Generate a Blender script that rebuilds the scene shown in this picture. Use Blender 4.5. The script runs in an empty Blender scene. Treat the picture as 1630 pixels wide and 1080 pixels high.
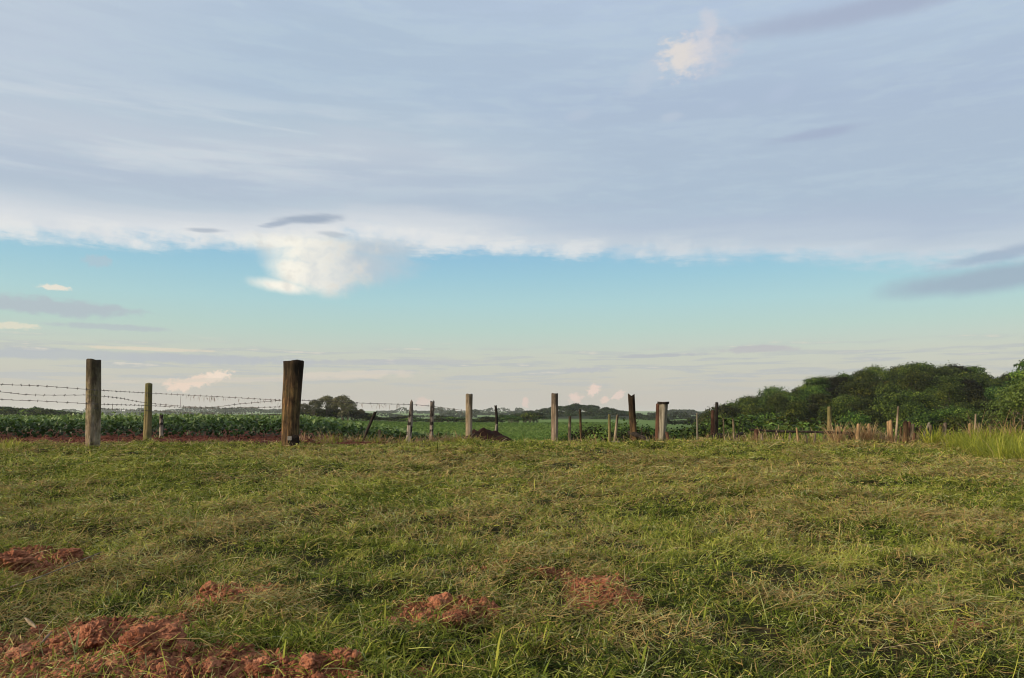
import bpy, math, random
import numpy as np
from mathutils import Vector, noise as mnoise
R = math.radians
C = bpy.context.scene.collection
sc = bpy.context.scene
rng = np.random.default_rng(7)
random.seed(7)
# ------------------------------------------------------------------ camera
F = 1177.0; CX = 815.0; CY = 540.0; CZ = 1.0
TH = math.atan(122 / F)
cam = bpy.data.cameras.new('camera'); camo = bpy.data.objects.new('camera', cam); C.objects.link(camo)
cam.sensor_width = 36; cam.lens = 36 * F / 1630; cam.clip_end = 20000; cam.clip_start = .05
camo.location = (0, 0, CZ); camo.rotation_euler = (math.pi / 2 + TH, 0, 0)
sc.camera = camo
sc.view_settings.view_transform = 'Standard'; sc.view_settings.look = 'None'
sc.view_settings.exposure = 0; sc.view_settings.gamma = 1
sc.cycles.max_bounces = 6; sc.cycles.diffuse_bounces = 3; sc.cycles.glossy_bounces = 2
sc.cycles.transmission_bounces = 4; sc.cycles.volume_bounces = 1; sc.cycles.transparent_max_bounces = 8
sc.cycles.filter_width = 1.05
SUN_AZ = -112.0; SUN_EL = 17.0

def ray(px, py):
    a = (px - CX) / F; b = (CY - py) / F
    c, s = math.cos(TH), math.sin(TH)
    return (a, c - b * s, s + b * c)
def azel(px, py):
    x, y, z = ray(px, py)
    return math.degrees(math.atan2(x, y)), math.degrees(math.atan2(z, math.hypot(x, y)))
def lin(c):
    return tuple(((v / 255) / 12.92 if v / 255 <= .04045 else ((v / 255 + .055) / 1.055) ** 2.4) for v in c)

# ------------------------------------------------------------------ world
world = bpy.data.worlds.new("World"); sc.world = world; world.use_nodes = True
NT = world.node_tree; NT.nodes.clear()
class S:
    """a socket (or number) with arithmetic"""
    def __init__(s, v): s.v = v
    def op(s, o, k, clamp=False):
        n = NT.nodes.new('ShaderNodeMath'); n.operation = k; n.use_clamp = clamp
        for i, q in enumerate((s, o)):
            if q is None: continue
            q = q.v if isinstance(q, S) else q
            if isinstance(q, (int, float)): n.inputs[i].default_value = q
            else: NT.links.new(q, n.inputs[i])
        return S(n.outputs[0])
    def __add__(s, o): return s.op(o, 'ADD')
    def __sub__(s, o): return s.op(o, 'SUBTRACT')
    def __mul__(s, o): return s.op(o, 'MULTIPLY')
    def __truediv__(s, o): return s.op(o, 'DIVIDE')
def comb(x, y, z=0.0):
    n = NT.nodes.new('ShaderNodeCombineXYZ')
    for i, q in enumerate((x, y, z)):
        if isinstance(q, S): NT.links.new(q.v, n.inputs[i])
        else: n.inputs[i].default_value = q
    return n.outputs[0]
def nz(vec, scale, detail=4, rough=.55, dist=0.0):
    n = NT.nodes.new('ShaderNodeTexNoise'); n.inputs['Scale'].default_value = scale
    n.inputs['Detail'].default_value = detail; n.inputs['Roughness'].default_value = rough
    n.inputs['Distortion'].default_value = dist
    NT.links.new(vec, n.inputs['Vector']); return S(n.outputs['Fac'])
def sstep(x, a, b, lo=0.0, hi=1.0):
    n = NT.nodes.new('ShaderNodeMapRange'); n.interpolation_type = 'SMOOTHSTEP'
    NT.links.new(x.v, n.inputs[0])
    n.inputs[1].default_value = a; n.inputs[2].default_value = b; n.inputs[3].default_value = lo; n.inputs[4].default_value = hi
    return S(n.outputs[0])
def col(c):
    n = NT.nodes.new('ShaderNodeRGB'); n.outputs[0].default_value = (*lin(c), 1); return n.outputs[0]
def mixc(a, b, f):
    n = NT.nodes.new('ShaderNodeMix'); n.data_type = 'RGBA'
    for q, i in ((f, 0), (a, 6), (b, 7)):
        q = q.v if isinstance(q, S) else q
        if isinstance(q, tuple): n.inputs[i].default_value = (*lin(q), 1)
        elif isinstance(q, (int, float)): n.inputs[i].default_value = q
        else: NT.links.new(q, n.inputs[i])
    return n.outputs[2]
def ramp(x, pts, lo, hi):
    n = NT.nodes.new('ShaderNodeValToRGB'); n.color_ramp.interpolation = 'EASE' if False else 'LINEAR'
    q = (x - lo) / (hi - lo); NT.links.new(q.v, n.inputs[0])
    e = n.color_ramp.elements
    while len(e) < len(pts): e.new(.5)
    for k, (p, c) in enumerate(pts):
        e[k].position = (p - lo) / (hi - lo)
        e[k].color = (*lin(c), 1) if isinstance(c, tuple) else (c, c, c, 1)
    return n.outputs[0]
tc = NT.nodes.new('ShaderNodeTexCoord'); sep = NT.nodes.new('ShaderNodeSeparateXYZ')
NT.links.new(tc.outputs['Generated'], sep.inputs[0])
dx, dy, dz = S(sep.outputs[0]), S(sep.outputs[1]), S(sep.outputs[2])
AZ = dx.op(dy, 'ARCTAN2') * 57.29578
EL = dz.op(None, 'ARCSINE') * 57.29578
ae = comb(AZ, EL)
puff = nz(ae, .28, 5, .6)                                   # billows a few degrees across
fine = nz(comb(AZ, EL * 1.6), .9, 4, .6)
streak = nz(comb(AZ * .06, EL * .55), 1.0, 5, .6, .3)       # long flat streaks
streak2 = nz(comb(AZ * .16, EL * 2.4), 1.0, 4, .55, .2)
bil2 = nz(comb(AZ * .8, EL), 2.8, 6, .62, .3)
broad = nz(comb(AZ * .5, EL), .08, 3, .5)
sky = NT.nodes.new('ShaderNodeTexSky'); sky.sky_type = 'NISHITA'; sky.sun_disc = False
sky.sun_elevation = R(SUN_EL); sky.sun_rotation = R(SUN_AZ); sky.air_density = 1.2; sky.dust_density = 1.5
skym = NT.nodes.new('ShaderNodeVectorMath'); skym.operation = 'SCALE'; skym.inputs['Scale'].default_value = .1
NT.links.new(sky.outputs[0], skym.inputs[0])
air = ramp(EL, [(-4, (196, 190, 182)), (0, (202, 194, 187)), (2.6, (203, 201, 191)), (4.6, (203, 208, 196)), (6.6, (188, 214, 206)),
                (8.6, (176, 214, 218)), (10.6, (160, 206, 222)), (13, (141, 193, 224)), (24, (140, 182, 214))], -4, 24)
c = mixc(skym.outputs[0], air, .88)
# low streaks
m = sstep(streak2, .47, .60) * sstep(EL, 1.2, 3.0) * sstep(EL, 5.8, 4.2)
c = mixc(c, (180, 186, 191), m * .6)
m = sstep(streak2 + (fine - .5) * .3, .60, .72) * sstep(EL, 2.6, 3.6) * sstep(EL, 5.9, 4.8)
c = mixc(c, (226, 218, 202), m * .6)
def blob(px, py, rx, ry, rot=0.0, amp=.9, soft=.45, n=None):
    a0, e0 = azel(px, py); k = 1 / F * 57.2958
    ra, rb = rx * k * 1.0, ry * k
    A = AZ - a0; E = EL - e0; cs, sn = math.cos(R(rot)), math.sin(R(rot))
    X = (A * cs + E * sn) / ra; Y = (E * cs - A * sn) / rb
    r = (X * X + Y * Y).op(None, 'SQRT') + ((n or fine) - .5) * amp
    return sstep(r, 1.0 + soft * .4, 1.0 - soft)
# far clouds low in the sky
for (px, py, rx, ry, rot, cc, f) in [
    (320, 606, 42, 10, 14, (236, 214, 196), .75), (286, 614, 22, 10, 0, (234, 212, 194), .7), (345, 599, 20, 8, 10, (240, 222, 204), .75),
    (560, 596, 110, 6, 2, (218, 208, 194), .6), (945, 622, 11, 9, 40, (234, 210, 196), .75), (916, 634, 12, 9, 0, (230, 206, 194), .7),
    (985, 630, 12, 7, 30, (230, 208, 196), .7), (962, 636, 7, 6, 0, (230, 205, 190), .7), (836, 642, 6, 9, 0, (226, 200, 188), .6), (672, 640, 14, 8, 0, (224, 200, 188), .5),
    (80, 489, 110, 13, -1, (178, 189, 197), .75), (20, 519, 30, 5, 0, (226, 220, 200), .7), (180, 521, 75, 5, 0, (180, 190, 196), .6),
    (88, 458, 24, 4, 0, (232, 226, 212), .85), (156, 416, 20, 9, 0, (176, 196, 208), .6),
    (150, 566, 330, 8, 0, (183, 189, 193), .7), (330, 573, 130, 7, 0, (184, 189, 194), .6), (620, 577, 190, 5, 1, (186, 189, 192), .55), (240, 556, 90, 3, 0, (222, 212, 192), .7), (430, 604, 260, 4, 2, (214, 204, 190), .5), (1040, 567, 90, 3, 1, (180, 184, 189), .7),
    (1210, 556, 60, 6, 0, (188, 188, 190), .75), (930, 589, 38, 5, 0, (186, 189, 192), .7)]:
    c = mixc(c, cc, blob(px, py, rx, ry, rot, 2.2 if rx < 50 else 1.5, .45, bil2 if rx < 50 else None) * min(1, f * 1.15))
# high sheet of cloud with a sharp lower edge
edge = ramp(AZ, [(-60, (azel(0, 366)[1] + 1) / 20), (azel(0, 370)[0], azel(0, 370)[1] / 20), (azel(190, 388)[0], azel(190, 388)[1] / 20), (azel(380, 396)[0], azel(380, 396)[1] / 20),
                 (azel(560, 385)[0], azel(560, 385)[1] / 20), (azel(750, 398)[0], azel(750, 398)[1] / 20), (azel(960, 406)[0], azel(960, 406)[1] / 20),
                 (azel(1200, 410)[0], azel(1200, 410)[1] / 20), (azel(1480, 424)[0], azel(1480, 424)[1] / 20), (azel(1630, 415)[0], azel(1630, 415)[1] / 20), (60, .55)], -60, 60)
# ramp colours are stored linear for greys: value used as is
H = EL - S(edge) * 20.0
Hn = H + (streak - .5) * 2.0 + (fine - .5) * .9
wisp = nz(comb(AZ * .35 + EL * .5, EL * 1.7), 1.0, 6, .68, .6)
Hn = Hn + (wisp - .5) * 1.5 + (puff - .5) * .7
sheet = sstep(Hn, -.65, .95)
scol = ramp(H + (streak - .5) * 3.4 + (broad - .5) * 3.0, [(-2, (222, 225, 227)), (.3, (222, 224, 227)), (1.5, (204, 209, 216)), (2.9, (176, 190, 205)), (4.2, (176, 189, 206)),
                  (6.6, (192, 201, 212)), (8.4, (177, 194, 209)), (11, (167, 187, 208)), (15, (168, 188, 209)), (20, (176, 192, 216)), (40, (205, 215, 228))], -2, 40)
rcol = ramp(H + (streak - .5) * 3.4 + (broad - .5) * 3.0, [(-2, (206, 214, 222)), (.3, (202, 211, 220)), (1.0, (190, 202, 213)), (2.6, (171, 186, 206)), (4.2, (165, 184, 204)),
                  (8.4, (166, 184, 205)), (11, (163, 181, 206)), (15, (171, 190, 212)), (20, (174, 191, 218)), (40, (200, 210, 228))], -2, 40)
sc_ = mixc(scol, rcol, sstep(AZ, -14, 12))
sc_ = mixc(sc_, (198, 205, 217), sstep(AZ, -16, -40) * sstep(H, 5, 12) * .6)
sc_ = mixc(sc_, (214, 217, 221), sstep(streak, .46, .66) * sstep(AZ, 8, -14) * sstep(H, 3, 6) * sstep(H, 12, 8) * .6)
sc_ = mixc(sc_, (224, 226, 227), sstep(AZ, 14, -12) * sstep(H, 3.6, 1.2) * .5)
sc_ = mixc(sc_, (186, 204, 214), sstep(wisp + (streak - .5), .42, .7) * sstep(H, 1, 4) * .28)
sc_ = mixc(sc_, (152, 168, 192), sstep(streak + (broad - .5) * .8, .52, .38) * sstep(H, 2, 4) * .13)
sc_ = mixc(sc_, (212, 224, 234), .18)
rift = sstep(nz(comb(AZ * .3, EL * 1.1), .5, 5, .6, .4), .56, .72) * sstep(H, 2.2, .2) * sstep(AZ, -30, -5)
sheet = sheet * (rift * -.55 + 1.0)
c = mixc(c, sc_, sheet * .97)
# feathered white rim
c = mixc(c, (233, 233, 230), sstep(Hn, -.5, .5) * sstep(Hn, 1.8, .5) * sstep(AZ, 26, 0) * sstep(puff, .40, .58) * .6)
# the big hanging cumulus
soft = blob(600, 418, 70, 34, 0, .9, .8)
c = mixc(c, (186, 202, 212), soft * .75)
bil = nz(ae, .55, 8, .60, .2)
mk = blob(520, 392, 150, 17, 0, .8, .8, bil).op(blob(522, 414, 100, 36, -8, .7, .6, bil), 'MAXIMUM').op(blob(500, 436, 74, 32, -10, .7, .5, bil), 'MAXIMUM').op(blob(452, 456, 52, 11, -6, .9, .8, bil), 'MAXIMUM')
az4 = azel(455, 430)[0]
ccol = mixc((250, 246, 233), (188, 199, 208), sstep(AZ + (bil - .5) * 9, az4 - .5, az4 + 7.5))
ccol = mixc(ccol, (212, 211, 206), sstep(bil, .50, .36) * .5)
c = mixc(c, ccol, mk)
for (px, py, rx, ry, rot, cc, f, am) in [
    (496, 349, 52, 8, 6, (158, 172, 190), .9, 1.0), (440, 357, 26, 5, 12, (162, 176, 194), .8, 1.0), (328, 367, 30, 4, 3, (170, 182, 196), .8, .9), (530, 373, 26, 5, -3, (178, 189, 200), .7, .9),
    (1570, 446, 140, 19, 3, (160, 178, 194), .9, .9), (1610, 402, 100, 10, 8, (162, 180, 200), .85, .9),
    (1300, 214, 70, 8, 2, (160, 172, 198), .6, .9), (1420, 6, 300, 18, 0, (165, 176, 199), .8, .8),
    (1030, 118, 45, 20, 35, (188, 200, 216), .5, 1.2), (1118, 84, 60, 36, 10, (194, 201, 215), .7, 1.7), (1095, 88, 44, 28, 15, (214, 212, 216), .8, 1.8), (1080, 92, 30, 24, -30, (225, 219, 213), .75, 1.8), (1128, 45, 18, 28, 0, (208, 209, 217), .6, 1.2),
    (922, 184, 24, 9, 10, (184, 197, 214), .55, 1.1), (1068, 187, 20, 8, 10, (188, 200, 215), .6, 1.1), (1160, 170, 22, 9, 10, (178, 193, 214), .5, 1.1), (1245, 146, 30, 12, 20, (178, 193, 215), .5, 1.2)]:
    c = mixc(c, cc, blob(px, py, rx, ry, rot, am * (1.3 if rx < 110 else 1), .7, puff if rx > 110 else (wisp if ry < 13 else fine)) * f)
# unseen sky above and behind, boosted and warmed sunward to light the ground
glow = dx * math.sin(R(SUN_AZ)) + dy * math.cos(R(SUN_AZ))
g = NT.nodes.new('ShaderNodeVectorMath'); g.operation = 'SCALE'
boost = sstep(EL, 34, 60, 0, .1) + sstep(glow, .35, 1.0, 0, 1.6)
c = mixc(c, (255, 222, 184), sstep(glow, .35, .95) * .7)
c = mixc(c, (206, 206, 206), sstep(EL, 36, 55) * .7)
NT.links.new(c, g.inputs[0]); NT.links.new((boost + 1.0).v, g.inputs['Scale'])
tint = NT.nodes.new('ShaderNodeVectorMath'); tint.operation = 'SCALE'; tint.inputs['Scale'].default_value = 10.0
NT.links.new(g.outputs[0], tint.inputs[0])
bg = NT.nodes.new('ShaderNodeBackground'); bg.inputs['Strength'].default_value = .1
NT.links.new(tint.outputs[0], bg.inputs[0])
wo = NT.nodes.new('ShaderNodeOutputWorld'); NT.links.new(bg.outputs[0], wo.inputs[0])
# ------------------------------------------------------------------ sun
sl = bpy.data.lights.new('sun', 'SUN'); sl.energy = 5.0; sl.angle = R(2.5); sl.color = (1, .84, .62)
so = bpy.data.objects.new('sun', sl); C.objects.link(so)
sd = Vector((math.sin(R(SUN_AZ)) * math.cos(R(SUN_EL)), math.cos(R(SUN_AZ)) * math.cos(R(SUN_EL)), math.sin(R(SUN_EL))))
so.rotation_euler = sd.to_track_quat('Z', 'Y').to_euler()

# ------------------------------------------------------------------ helpers
def tag(o, label=None, cat=None, group=None, kind=None):
    for k, v in (('label', label), ('category', cat), ('group', group), ('kind', kind)):
        if v: o[k] = v
    return o
def empty(name, loc, rz=0, **k):
    o = bpy.data.objects.new(name, None); C.objects.link(o); o.location = loc; o.rotation_euler = (0, 0, rz); o.empty_display_size = .1
    return tag(o, **k)
def mesh_np(name, V, Fc, mat, parent=None, tint=None, loc=(0, 0, 0), smooth=False, attrs=None):
    """V (n,3); Fc (m,k) faces of k corners, or a list of such arrays"""
    if not isinstance(Fc, list): Fc = [Fc]
    me = bpy.data.meshes.new(name); V = np.asarray(V, np.float32)
    me.vertices.add(len(V)); me.vertices.foreach_set('co', V.ravel())
    loops = np.concatenate([f.ravel() for f in Fc]).astype(np.int32)
    tot = np.concatenate([np.full(len(f), f.shape[1]) for f in Fc]).astype(np.int32)
    st = np.concatenate([[0], np.cumsum(tot)[:-1]]).astype(np.int32)
    me.loops.add(len(loops)); me.loops.foreach_set('vertex_index', loops)
    me.polygons.add(len(tot)); me.polygons.foreach_set('loop_start', st); me.polygons.foreach_set('loop_total', tot)
    me.update(calc_edges=True)
    if smooth: me.polygons.foreach_set('use_smooth', np.ones(len(tot), bool))
    at = dict(attrs or {})
    if tint is not None: at['tint'] = tint
    for k, v in at.items():
        a = me.attributes.new(k, 'FLOAT', 'POINT'); a.data.foreach_set('value', np.asarray(v, np.float32))
    if mat: me.materials.append(mat)
    o = bpy.data.objects.new(name, me); C.objects.link(o); o.location = loc; o.parent = parent
    return o
_tab = np.random.default_rng(3).random((256, 256))
def vn(x, y):
    x = np.asarray(x, float); y = np.asarray(y, float)
    xi = np.floor(x).astype(int); yi = np.floor(y).astype(int); fx = x - xi; fy = y - yi
    fx = fx * fx * (3 - 2 * fx); fy = fy * fy * (3 - 2 * fy)
    a = _tab[xi & 255, yi & 255]; b = _tab[(xi + 1) & 255, yi & 255]; c_ = _tab[xi & 255, (yi + 1) & 255]; d = _tab[(xi + 1) & 255, (yi + 1) & 255]
    return (a * (1 - fx) + b * fx) * (1 - fy) + (c_ * (1 - fx) + d * fx) * fy
def fbm(x, y, s, o=4, ox=0.0):
    t = 0; a = 1; n = 0
    for k in range(o):
        t = t + a * vn(np.asarray(x) * s + ox + 17 * k, np.asarray(y) * s + 5 * k - ox); n += a; a *= .5; s *= 2.03
    return t / n
def ss(x, a, b):
    t = np.clip((np.asarray(x, float) - a) / (b - a), 0, 1); return t * t * (3 - 2 * t)

# ------------------------------------------------------------------ terrain
def colz(rows):
    d = [0, 4, 8, 11.2] + [r[0] for r in rows]; z = [0, .18, .36, .504] + [CZ - r[1] * r[0] / F for r in rows]
    return np.array(d), np.array(z)
LEFT = colz([(12, 46), (14, 35), (20, 23), (60, 13), (200, 8), (300, 4), (600, 3), (1000, 1), (1500, -3), (2200, -5), (3200, -7), (7000, 4)])
MID = colz([(12.3, 43.5), (15, 50), (25, 50), (40, 40), (60, 30), (100, 19), (180, 11), (240, 9), (400, 6), (700, 4), (1000, 1), (1500, -2), (2200, -5), (3200, -7), (7000, 4)])
def ytop(u):
    return np.interp(u * F + CX, [1020, 1100, 1140, 1200, 1280, 1350, 1400, 1450, 1500, 1540, 1570, 1640, 1800, 2200],
                     [690, 672, 646, 630, 609, 595, 587, 581, 581, 587, 597, 594, 590, 600])
def canopy(u, d):
    t = np.clip((d - 45) / 85, 0, 1); py = 694 + (ytop(u) - 694) * t ** .85
    return CZ + (662 - py) / F * d
def gz(x, y, bumps=True):
    x = np.asarray(x, float); y = np.asarray(y, float)
    u = np.where(y > 0, x / np.maximum(y, 12.0), x / 12.0); d = y
    L = np.interp(d, *LEFT); M = np.interp(d, *MID)
    rd = np.array([0, 4, 8, 11.2, 12.3, 15, 20, 30, 42]); rz = np.array([0, .18, .36, .504, .545, .40, -.6, -3.2, -5.5])
    Rr = np.interp(d, rd, rz)
    hill = canopy(u, d) - 5.0
    hill = hill + (M - hill) * ss(d, 142, 260)
    Rr = np.where(d > 42, Rr + (hill - Rr) * ss(d, 42, 60), Rr)
    wl = ss(u, -.30, -.10); wr = ss(u, .12, .30)
    z = L * (1 - wl) + M * wl; z = z * (1 - wr) + Rr * wr
    z = z + 4.0 * np.exp(-((u - .09) / .075) ** 2 - ((d - 380) / 90) ** 2)
    z = np.where(d < 0, .045 * d, z)
    if bumps:
        w = (1 - ss(y, 13, 17)) * ss(y, -6, -1)
        z = z + w * ((fbm(x, y, .55, 3) - .5) * .10 + (fbm(x * .8, y, 1.9, 3, 9.) - .5) * .11 + (fbm(x, y, 6.5, 2, 19.) - .5) * .085) * ss(y, 1.0, 3.0)
        z = z + (fbm(x, y, .02, 3, 4.) - .5) * 1.0 * ss(y, 40, 90) + (fbm(x, y, .004, 3, 2.) - .5) * 9 * ss(y, 500, 1200)
    return z
def ground_hit(px, py):
    X, Y, Z = ray(px, py); s = CZ / (.045 * Y - Z)
    for _ in range(12):
        s += .6 * (CZ - float(gz(X * s, Y * s)) + Z * s) / (.045 * Y - Z)
    return X * s, Y * s
def P(px, d, py=None):
    """point seen at column px, depth d; z on the ground or at row py"""
    for _ in range(3):
        z = float(gz((px - CX) / F * d, d)) if py is None else None
        if py is None:
            b = (z - CZ) / d; kk = (math.cos(TH) + math.sin(TH) * b)   # dot of ray with camera axis, per unit depth
            x = (px - CX) / F * d * kk
            z = float(gz(x, d))
        else:
            X, Y, Z = ray(px, py); x = X / Y * d; z = CZ + Z / Y * d
    return Vector((x, d, z))
# soil patches seen in the near grass: px, py, half width, half height, bump
SOIL = [(70, 1066, 240, 60, .012), (235, 1076, 250, 46, .012), (330, 1105, 290, 46, .01), (80, 902, 85, 18, .03), (20, 898, 50, 24, .03), (350, 952, 74, 24, .03), (415, 945, 30, 12, .02),
        (690, 988, 90, 26, .05), (780, 978, 35, 16, .03), (968, 940, 66, 24, .03), (868, 912, 56, 14, .02), (795, 903, 40, 7, .01), (1530, 1000, 40, 12, .02), (470, 1068, 60, 16, .02), (545, 1055, 28, 11, .02), (672, 1078, 22, 9, .01),
        (560, 1110, 400, 22, .0)]
SG = []
for (px, py, hw, hh, b) in SOIL:
    x, y = ground_hit(px, py); _, y0 = ground_hit(px, min(py + hh, 1300)); _, y1 = ground_hit(px, py - hh)
    SG.append((x, (y0 + y1) / 2, hw * y / F, max((y1 - y0) / 2, .06), b))
def soilmask(x, y):
    m = np.zeros(np.shape(x)); h = np.zeros(np.shape(x))
    nn = (fbm(x, y, 3.2, 4, 31.) - .5) * 2.0
    for (cx, cy, rx, ry, b) in SG:
        r = np.sqrt(((x - cx) / rx) ** 2 + ((y - cy) / ry) ** 2) + nn * .75
        k = 1 - ss(r, .62, 1.12); m = np.maximum(m, k); h = np.maximum(h, b * (1 - ss(r, .1, 1.15)))
    return m, h
def gz2(x, y):
    x = np.asarray(x, float); y = np.asarray(y, float)
    m, h = soilmask(x, y)
    return gz(x, y) + h * .75 + m * (fbm(x, y, 14, 3, 3.) - .5) * .035

def coords(lo, near0, near1, step, hi, n0, n1):
    a = near0 - (np.geomspace(1, near0 - lo + 1, n0)[1:] - 1) if n0 else np.array([])
    b = np.arange(near0, near1, step); c2 = near1 + (np.geomspace(1, hi - near1 + 1, n1) - 1)
    return np.unique(np.concatenate([a[::-1], b, c2]))
xs = coords(-3600, -9.5, 9.5, .045, 3600, 120, 120); ys = coords(-200, .6, 14.5, .035, 3600, 24, 250)
GX, GY = np.meshgrid(xs, ys)
nx, ny = len(xs), len(ys)
GZ = gz2(GX, GY)
# ------------------------------------------------------------------ materials
class M:
    """a small material builder"""
    def __init__(s, name):
        s.m = bpy.data.materials.new(name); s.m.use_nodes = True; s.t = s.m.node_tree
        s.t.nodes.clear(); s.o = s.n('OutputMaterial')
    def n(s, k, **kw):
        q = s.t.nodes.new('ShaderNode' + k)
        for a, b in kw.items(): setattr(q, a, b)
        return q
    def l(s, a, b): s.t.links.new(a, b)
    def noise(s, scale, detail=4, rough=.6, vec=None, dist=0.):
        q = s.n('TexNoise'); q.inputs['Scale'].default_value = scale; q.inputs['Detail'].default_value = detail
        q.inputs['Roughness'].default_value = rough; q.inputs['Distortion'].default_value = dist
        s.l(vec or s.pos(), q.inputs['Vector']); return q.outputs['Fac']
    def pos(s): return s.n('NewGeometry').outputs['Position']
    def obj(s, sc3=(1, 1, 1)):
        q = s.n('Mapping'); q.inputs['Scale'].default_value = sc3; s.l(s.n('TexCoord').outputs['Object'], q.inputs[0]); return q.outputs[0]
    def attr(s, name): return s.n('Attribute', attribute_name=name).outputs['Fac']
    def ramp(s, x, pts):
        q = s.n('ValToRGB'); e = q.color_ramp.elements
        while len(e) < len(pts): e.new(.5)
        for k, (p, c_) in enumerate(pts): e[k].position = p; e[k].color = (*c_, 1) if isinstance(c_, tuple) else (c_, c_, c_, 1)
        s.l(x, q.inputs[0]); return q.outputs[0]
    def mix(s, a, b, f, mode='MIX'):
        q = s.n('Mix', data_type='RGBA', blend_type=mode)
        for v, i in ((f, 0), (a, 6), (b, 7)):
            if isinstance(v, tuple): q.inputs[i].default_value = (*v, 1)
            elif isinstance(v, (int, float)): q.inputs[i].default_value = v
            else: s.l(v, q.inputs[i])
        return q.outputs[2]
    def math(s, a, b, op='MULTIPLY'):
        q = s.n('Math', operation=op)
        for v, i in ((a, 0), (b, 1)):
            if isinstance(v, (int, float)): q.inputs[i].default_value = v
            else: s.l(v, q.inputs[i])
        return q.outputs[0]
    def surf(s, colr, rough=.9, bump=None, bs=.3, bd=.02, spec=.2, trans=0.):
        q = s.n('BsdfPrincipled'); q.inputs['Roughness'].default_value = rough; q.inputs['Specular IOR Level'].default_value = spec
        if isinstance(colr, tuple): q.inputs['Base Color'].default_value = (*colr, 1)
        else: s.l(colr, q.inputs['Base Color'])
        if bump is not None:
            b = s.n('Bump'); b.inputs['Strength'].default_value = bs; b.inputs['Distance'].default_value = bd
            s.l(bump, b.inputs['Height']); s.l(b.outputs[0], q.inputs['Normal'])
        out = q.outputs[0]
        if trans:
            t = s.n('BsdfTranslucent')
            if isinstance(colr, tuple): t.inputs[0].default_value = (*colr, 1)
            else: s.l(colr, t.inputs[0])
            mx = s.n('MixShader'); mx.inputs[0].default_value = trans
            s.l(out, mx.inputs[1]); s.l(t.outputs[0], mx.inputs[2]); out = mx.outputs[0]
        s.l(out, s.o.inputs[0]); return s.m
def foliage(name, pts, obj_var=.25, rough=.6, trans=.25, spec=.25):
    k = M(name); c_ = k.ramp(k.attr('tint'), pts)
    if obj_var:
        hs = k.n('HueSaturation'); r = k.n('ObjectInfo').outputs['Random']
        k.l(k.math(k.math(r, obj_var * .12), .5 - obj_var * .06, 'ADD'), hs.inputs['Hue'])
        k.l(k.math(k.math(r, obj_var * 2.4), 1 - obj_var * 1.2, 'ADD'), hs.inputs['Value']); k.l(c_, hs.inputs['Color']); c_ = hs.outputs[0]
    return k.surf(c_, rough, trans=trans, spec=spec)
m_grass = foliage('mown grass blades', [(0, (0.015, 0.022, 0.007)), (.20, (0.042, 0.065, 0.012)), (.38, (0.110, 0.156, 0.019)), (.55, (0.181, 0.217, 0.032)), (.68, (0.331, 0.333, 0.059)), (.78, (0.297, 0.344, 0.158)),
                                        (.86, (0.209, 0.138, 0.053)), (.94, (0.441, 0.322, 0.127)), (1, (0.617, 0.511, 0.285))], 0, .8, .2, .08)
m_leaf = foliage('forest leaves', [(0, (.008, .013, .004)), (.45, (.025, .041, .008)), (.75, (.078, .104, .015)), (1, (.17, .175, .03))], .7, .7, .2, .12)
m_bright = foliage('bright green leaves', [(0, (.025, .045, .010)), (.5, (.09, .150, .022)), (1, (.19, .26, .05))], .2, .6, .3)
m_euc = foliage('eucalyptus leaves', [(0, (.05, .055, .025)), (.5, (.10, .10, .045)), (1, (.16, .15, .08))], .2, .6, .25)
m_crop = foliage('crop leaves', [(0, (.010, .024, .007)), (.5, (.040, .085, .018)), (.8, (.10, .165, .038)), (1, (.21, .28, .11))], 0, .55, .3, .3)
m_field = foliage('field leaves', [(0, (.045, .085, .020)), (.5, (.085, .145, .032)), (1, (.15, .21, .06))], 0, .8, .3, .1)
m_far = foliage('distant woods', [(0, (.012, .020, .010)), (1, (.040, .062, .024))], .3, .8, .1, .1)
m_dry = foliage('dry stems', [(0, (.16, .09, .045)), (.5, (.34, .22, .11)), (1, (.55, .43, .26))], .1, .7, .25, .2)
m_tall = foliage('tall green grass', [(0, (.06, .08, .012)), (.5, (.20, .235, .025)), (.85, (.36, .36, .055)), (1, (.48, .38, .17))], 0, .6, .35)
def soil_nodes(k):
    p = k.pos()
    a = k.noise(9, 6, .65, p); b = k.noise(60, 4, .7, p)
    c_ = k.ramp(a, [(.25, (.10, .034, .018)), (.44, (.235, .090, .048)), (.60, (.35, .150, .085)), (.8, (.49, .25, .155))])
    c_ = k.mix(c_, (.075, .022, .013), k.ramp(b, [(.36, .75), (.50, 0.)]))
    return c_, k.math(k.math(a, .6), b, 'ADD')
k = M('ground'); sc1, sh = soil_nodes(k); p = k.pos()
th = k.ramp(k.noise(14, 5, .7, p), [(.3, (.010, .011, .005)), (.5, (.026, .028, .011)), (.7, (.060, .055, .024))])
th = k.mix(th, (.10, .055, .028), k.ramp(k.noise(1.1, 4, .6, p), [(.5, 0.), (.7, .3)]))
mp = k.n('Mapping'); mp.inputs['Scale'].default_value = (.06, .55, .3); k.l(p, mp.inputs[0])
fld = k.ramp(k.noise(.35, 6, .6, mp.outputs[0]), [(.3, (.065, .115, .026)), (.5, (.090, .150, .036)), (.7, (.115, .175, .048))])
mp2 = k.n('Mapping'); mp2.inputs['Scale'].default_value = (.004, .009, .1); k.l(p, mp2.inputs[0])
far = k.ramp(k.noise(1., 5, .6, mp2.outputs[0]), [(.35, (.03, .06, .02)), (.45, (.09, .16, .045)), (.55, (.13, .20, .07)), (.62, (.16, .20, .09)), (.7, (.05, .09, .03))])
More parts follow.
